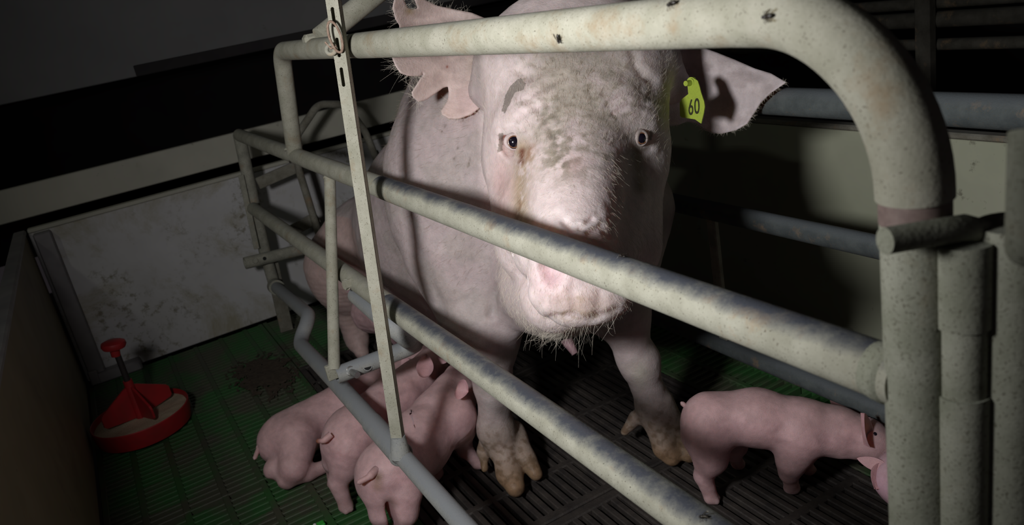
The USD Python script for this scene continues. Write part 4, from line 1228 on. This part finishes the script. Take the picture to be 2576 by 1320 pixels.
# fourth: side view at the right
piglet('pink piglet standing side on at the right, its head behind the near post', [
    rc(W(1788, 1050, 1.525), W(1905, 1050, 1.51), .048, .052, .02), rc(W(1905, 1050, 1.51), W(2015, 1073, 1.495), .052, .051, .02), rc(W(2015, 1073, 1.495), W(2105, 1085, 1.48), .050, .044, .02),
    rc(W(2105, 1085, 1.48), W(2180, 1105, 1.46), .042, .037, .02), rc(W(2180, 1105, 1.46), W(2250, 1140, 1.44), .032, .020, .02),
    el(W(1782, 1075, 1.525), (.050, .046, .052), None, .03), rc(W(1780, 1100, 1.525), W(1785, 1145, 1.53), .042, .030, .02), rc(W(2010, 1100, 1.485), W(2000, 1140, 1.49), .040, .028, .025)]
    + leg(W(1780, 1110, 1.525), W(1788, 1155, 1.532), W(1770, 1195, 1.552), Z(1790, 1262, 0), (.036, .027, .0175, .014))
    + leg(W(2002, 1120, 1.49), W(1990, 1165, 1.50), W(1985, 1190, 1.51), Z(1993, 1238, 0), (.034, .024, .0165, .0135))
    + leg(W(1840, 1090, 1.575), W(1850, 1120, 1.59), W(1845, 1140, 1.60), Z(1858, 1178, 0), (.034, .022, .015, .012))
    + leg(W(2030, 1100, 1.55), W(2028, 1135, 1.56), W(2024, 1150, 1.57), Z(2034, 1192, 0), (.034, .022, .015, .012)),
    tail=([W(1738, 1040, 1.53), W(1728, 1024, 1.53), W(1716, 1014, 1.53)], .0068, .0045), seed=12,
    ears=[dict(base=W(2176, 1116, 1.425), tip=W(2166, 1038, 1.415), width=.021, normal=unit(RIGHT * .8 - FWD * .7), cup=.6), dict(base=W(2165, 1062, 1.47), tip=W(2190, 1050, 1.455), width=.016, normal=-FWD, cup=.4)],
    eyes=[(W(2200, 1092, 1.428), .0048)])

# fifth and sixth: almost hidden behind the near post
k5 = Z(2275, 1205, .135)
piglet('piglet hidden behind the near post, only its lilac ear showing', [
    rc(k5, Z(2225 + 60, 1245, .10), .040, .024, .02), rc(k5, Z(2370, 1270, .130), .044, .055, .03), rc(Z(2370, 1270, .130), Z(2520, 1370, .130), .056, .058, .03)]
    + leg(Z(2370, 1300, .09), Z(2370, 1330, .07), Z(2370, 1345, .05), Z(2372, 1390, 0), (.034, .022, .016, .013))
    + leg(Z(2520, 1400, .09), Z(2520, 1430, .07), Z(2520, 1445, .05), Z(2522, 1490, 0), (.034, .022, .016, .013)),
    tint=np.array([.66, .42, .50]), seed=15,
    ears=[dict(base=Z(2232, 1178, .165), tip=Z(2156, 1152, .165), width=.012, normal=-FWD, cup=.2), dict(base=Z(2222, 1172, .160), tip=Z(2199, 1230, .135), width=.021, normal=-FWD, cup=.3)])
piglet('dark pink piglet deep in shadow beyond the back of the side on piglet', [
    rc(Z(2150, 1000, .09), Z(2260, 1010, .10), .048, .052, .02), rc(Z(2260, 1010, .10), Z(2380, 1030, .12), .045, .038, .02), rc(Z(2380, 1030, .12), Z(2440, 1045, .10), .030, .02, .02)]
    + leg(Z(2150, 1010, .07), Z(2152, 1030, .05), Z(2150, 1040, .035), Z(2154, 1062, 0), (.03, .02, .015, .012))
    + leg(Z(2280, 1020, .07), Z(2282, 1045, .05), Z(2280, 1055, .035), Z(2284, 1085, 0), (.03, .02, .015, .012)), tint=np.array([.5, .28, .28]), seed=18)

# ------------------------------------------------------------------ red feeder
FC = np.array([-.103, 2.385, 0.0])
fd = thing('piglet_feeder', 'round red plastic piglet feeder standing on the slats at the left', 'feeder', FC)
prof = np.array([[.0, .004], [.118, .004], [.128, .010], [.1335, .036], [.1345, .060], [.1325, .0625], [.130, .060], [.124, .016], [.0, .013]])
m = trimesh.creation.revolve(prof, sections=72); m.apply_translation(FC); m.fix_normals()
obj('bowl', m, RED, fd, smooth=40)
n = 34; g = np.linspace(-1, 1, n); X, Y = np.meshgrid(g, g, indexing='ij'); rr = np.hypot(X, Y)
q = np.where(rr > 1e-6, np.maximum(abs(X), abs(Y)) / np.maximum(rr, 1e-6), 1); X, Y = X * q, Y * q
ZZ = .046 + .010 * (meshkit.fbm(np.stack([X * 3, Y * 3, 0 * X], -1), 4, 9) - .4) - .006 * np.exp(-((X + .55) ** 2 + (Y + .3) ** 2) / .06)
v = np.stack([FC[0] + X * .1275, FC[1] + Y * .1275, ZZ], -1).reshape(-1, 3)
i, j = np.meshgrid(np.arange(n - 1), np.arange(n - 1), indexing='ij'); k = (i * n + j).ravel()
obj('feed', trimesh.Trimesh(v, np.vstack([np.stack([k, k + n, k + n + 1], 1), np.stack([k, k + n + 1, k + 1], 1)]), process=False), FEED, fd, smooth=True, label='beige dry feed', kind='stuff')
for k, a in enumerate((200, 290, 20, 110)):
    t = math.radians(a); u = np.array([math.cos(t), math.sin(t), 0])
    pg = Polygon([(.008, .050), (.055, .056), (.094, .062), (.100, .068), (.100, .094), (.094, .102), (.020, .144), (.008, .148)])
    vv = prism(pg, .006, frame(FC + np.cross(u, [0, 0, 1]) * -.003, u, np.array([0, 0, 1.0]), np.cross(u, [0, 0, 1.0])))
    obj('vane', vv, RED, fd, smooth=False)
ztop = at_y(281, 868, FC[1])[2]
obj('hub', tube([FC + [0, 0, .02], FC + [0, 0, .165]], [.015, .0125], 20), RED, fd, smooth=40)
obj('rod', tube([FC + [0, 0, .15], FC + [0, 0, ztop - .008]], .0085, 16), ROD, fd, smooth=50, label='dark feeder rod')
cap = trimesh.creation.revolve(np.array([[0, -.034], [.012, -.034], [.0135, -.012], [.029, -.010], [.033, -.002], [.031, .007], [.020, .012], [0, .013]]), sections=40); cap.fix_normals()
cap.apply_transform(trimesh.transformations.rotation_matrix(.12, [0, 1, 0])); cap.apply_translation(FC + [0, 0, ztop])
obj('cap', cap, RED, fd, smooth=40)

sc = thing('plastic_scrap', 'small bright green plastic scrap on the slats at the bottom edge', 'scrap', Z(800, 1322, .004))
c = Z(800, 1322, .004)
obj('piece', box(c, (.030, .018, .008), bevel=.002), plain('bright_green', (.04, .42, .05), .4), sc)
obj('stud', trimesh.Trimesh(*(lambda s: (s.vertices * .004 + c + [-.006, 0, .005], s.faces))(trimesh.creation.icosphere(2)), process=False), plain('white_stud', (.7, .72, .7), .3), sc, smooth=True)

# ------------------------------------------------------------------ flies


def on_rail(px, py, x, z, r):
    """Where the ray through a picture point meets a rail that runs along the crate."""
    d = ray(px, py); o = CAM - np.array([x, 0, z])
    a = d[0] ** 2 + d[2] ** 2; b = o[0] * d[0] + o[2] * d[2]; c_ = o[0] ** 2 + o[2] ** 2 - r * r
    t = (-b - math.sqrt(max(b * b - a * c_, 0))) / a
    p = CAM + d * t
    return p, unit([p[0] - x, 0, p[2] - z])


def fly_parts(t):
    s = trimesh.creation.icosphere(2)
    def ell(c, r): return trimesh.Trimesh(s.vertices * r + c, s.faces, process=False)
    obj('body', cat_(ell([-.0022, 0, .0022], [.0030, .0016, .0014]), ell([.0008, 0, .0024], [.0017, .0015, .0015])), FLYM, t, smooth=True)
    obj('head', ell([.0029, 0, .0023], [.0010, .0013, .0011]), FLYM, t, smooth=True)
    for sg in (-1, 1):
        pg = Polygon([(0, 0), (-.002, .0012), (-.0055, .0016), (-.0068, .0008), (-.006, -.0002), (-.002, -.0004)])
        w_ = trimesh.creation.extrude_polygon(pg, .0001, engine='earcut'); w_.vertices[:, 1] *= sg
        if sg < 0: w_.invert()
        w_.apply_transform(trimesh.transformations.rotation_matrix(-sg * .35, [0, 0, 1])); w_.apply_translation([.0005, sg * .0009, .0037])
        obj('wing', w_, WING, t, smooth=False)
        for k, dx in enumerate((.0018, .0004, -.0012)):
            obj('leg', tube([[dx * .6, sg * .0010, .0018], [dx * 1.4, sg * .0028, .0022], [dx * 2.0, sg * .0040, 0]], [.00025, .0002, .00015], 6), FLYM, t, smooth=60)


first = None
for px, py, (x, z), r, yaw, lab in (
        (1692, 14, TOP, RT, .3, 'dark fly on the top rail above the right ear of the sow'), (1934, 41, TOP, RT + .001, .1, 'dark fly on the top rail where it starts to bend down'),
        (1409, 97, TOP, RT, 1.3, 'dark fly low on the top rail over the middle of the forehead'), (1770, 1303, LOW, RT, .8, 'dark fly on the lower rail at the bottom edge of the picture'),
        (1565, 648, MID, RT, .2, 'dark fly on the middle rail just right of the snout'), (731, 406, MID, RT, .5, 'tiny dark fly on the far middle rail under the upright')):
    p, nn = on_rail(px, py, x, z, r)
    fx_ = unit(np.array([0, math.cos(yaw), 0]) + np.cross(nn, [0, 1, 0]) * math.sin(yaw)); fy_ = np.cross(nn, fx_)
    if first is None:
        t = UsdGeom.Xform.Define(stage, path_for('fly')); first = t
        fly_parts(t.GetPrim())
    else:
        t = UsdGeom.Xform.Define(stage, path_for('fly'))
        t.GetPrim().GetReferences().AddInternalReference(first.GetPrim().GetPath()); t.GetPrim().SetInstanceable(True)
    op = UsdGeom.Xformable(t).MakeMatrixXform()
    op.Set(Gf.Matrix4d(*[float(q) for row in (list(fx_ * 1.05) + [0], list(fy_ * 1.05) + [0], list(nn * 1.05) + [0], list(p) + [1]) for q in row]))
    props(t.GetPrim(), lab, 'fly', 'flies on the gate rails')
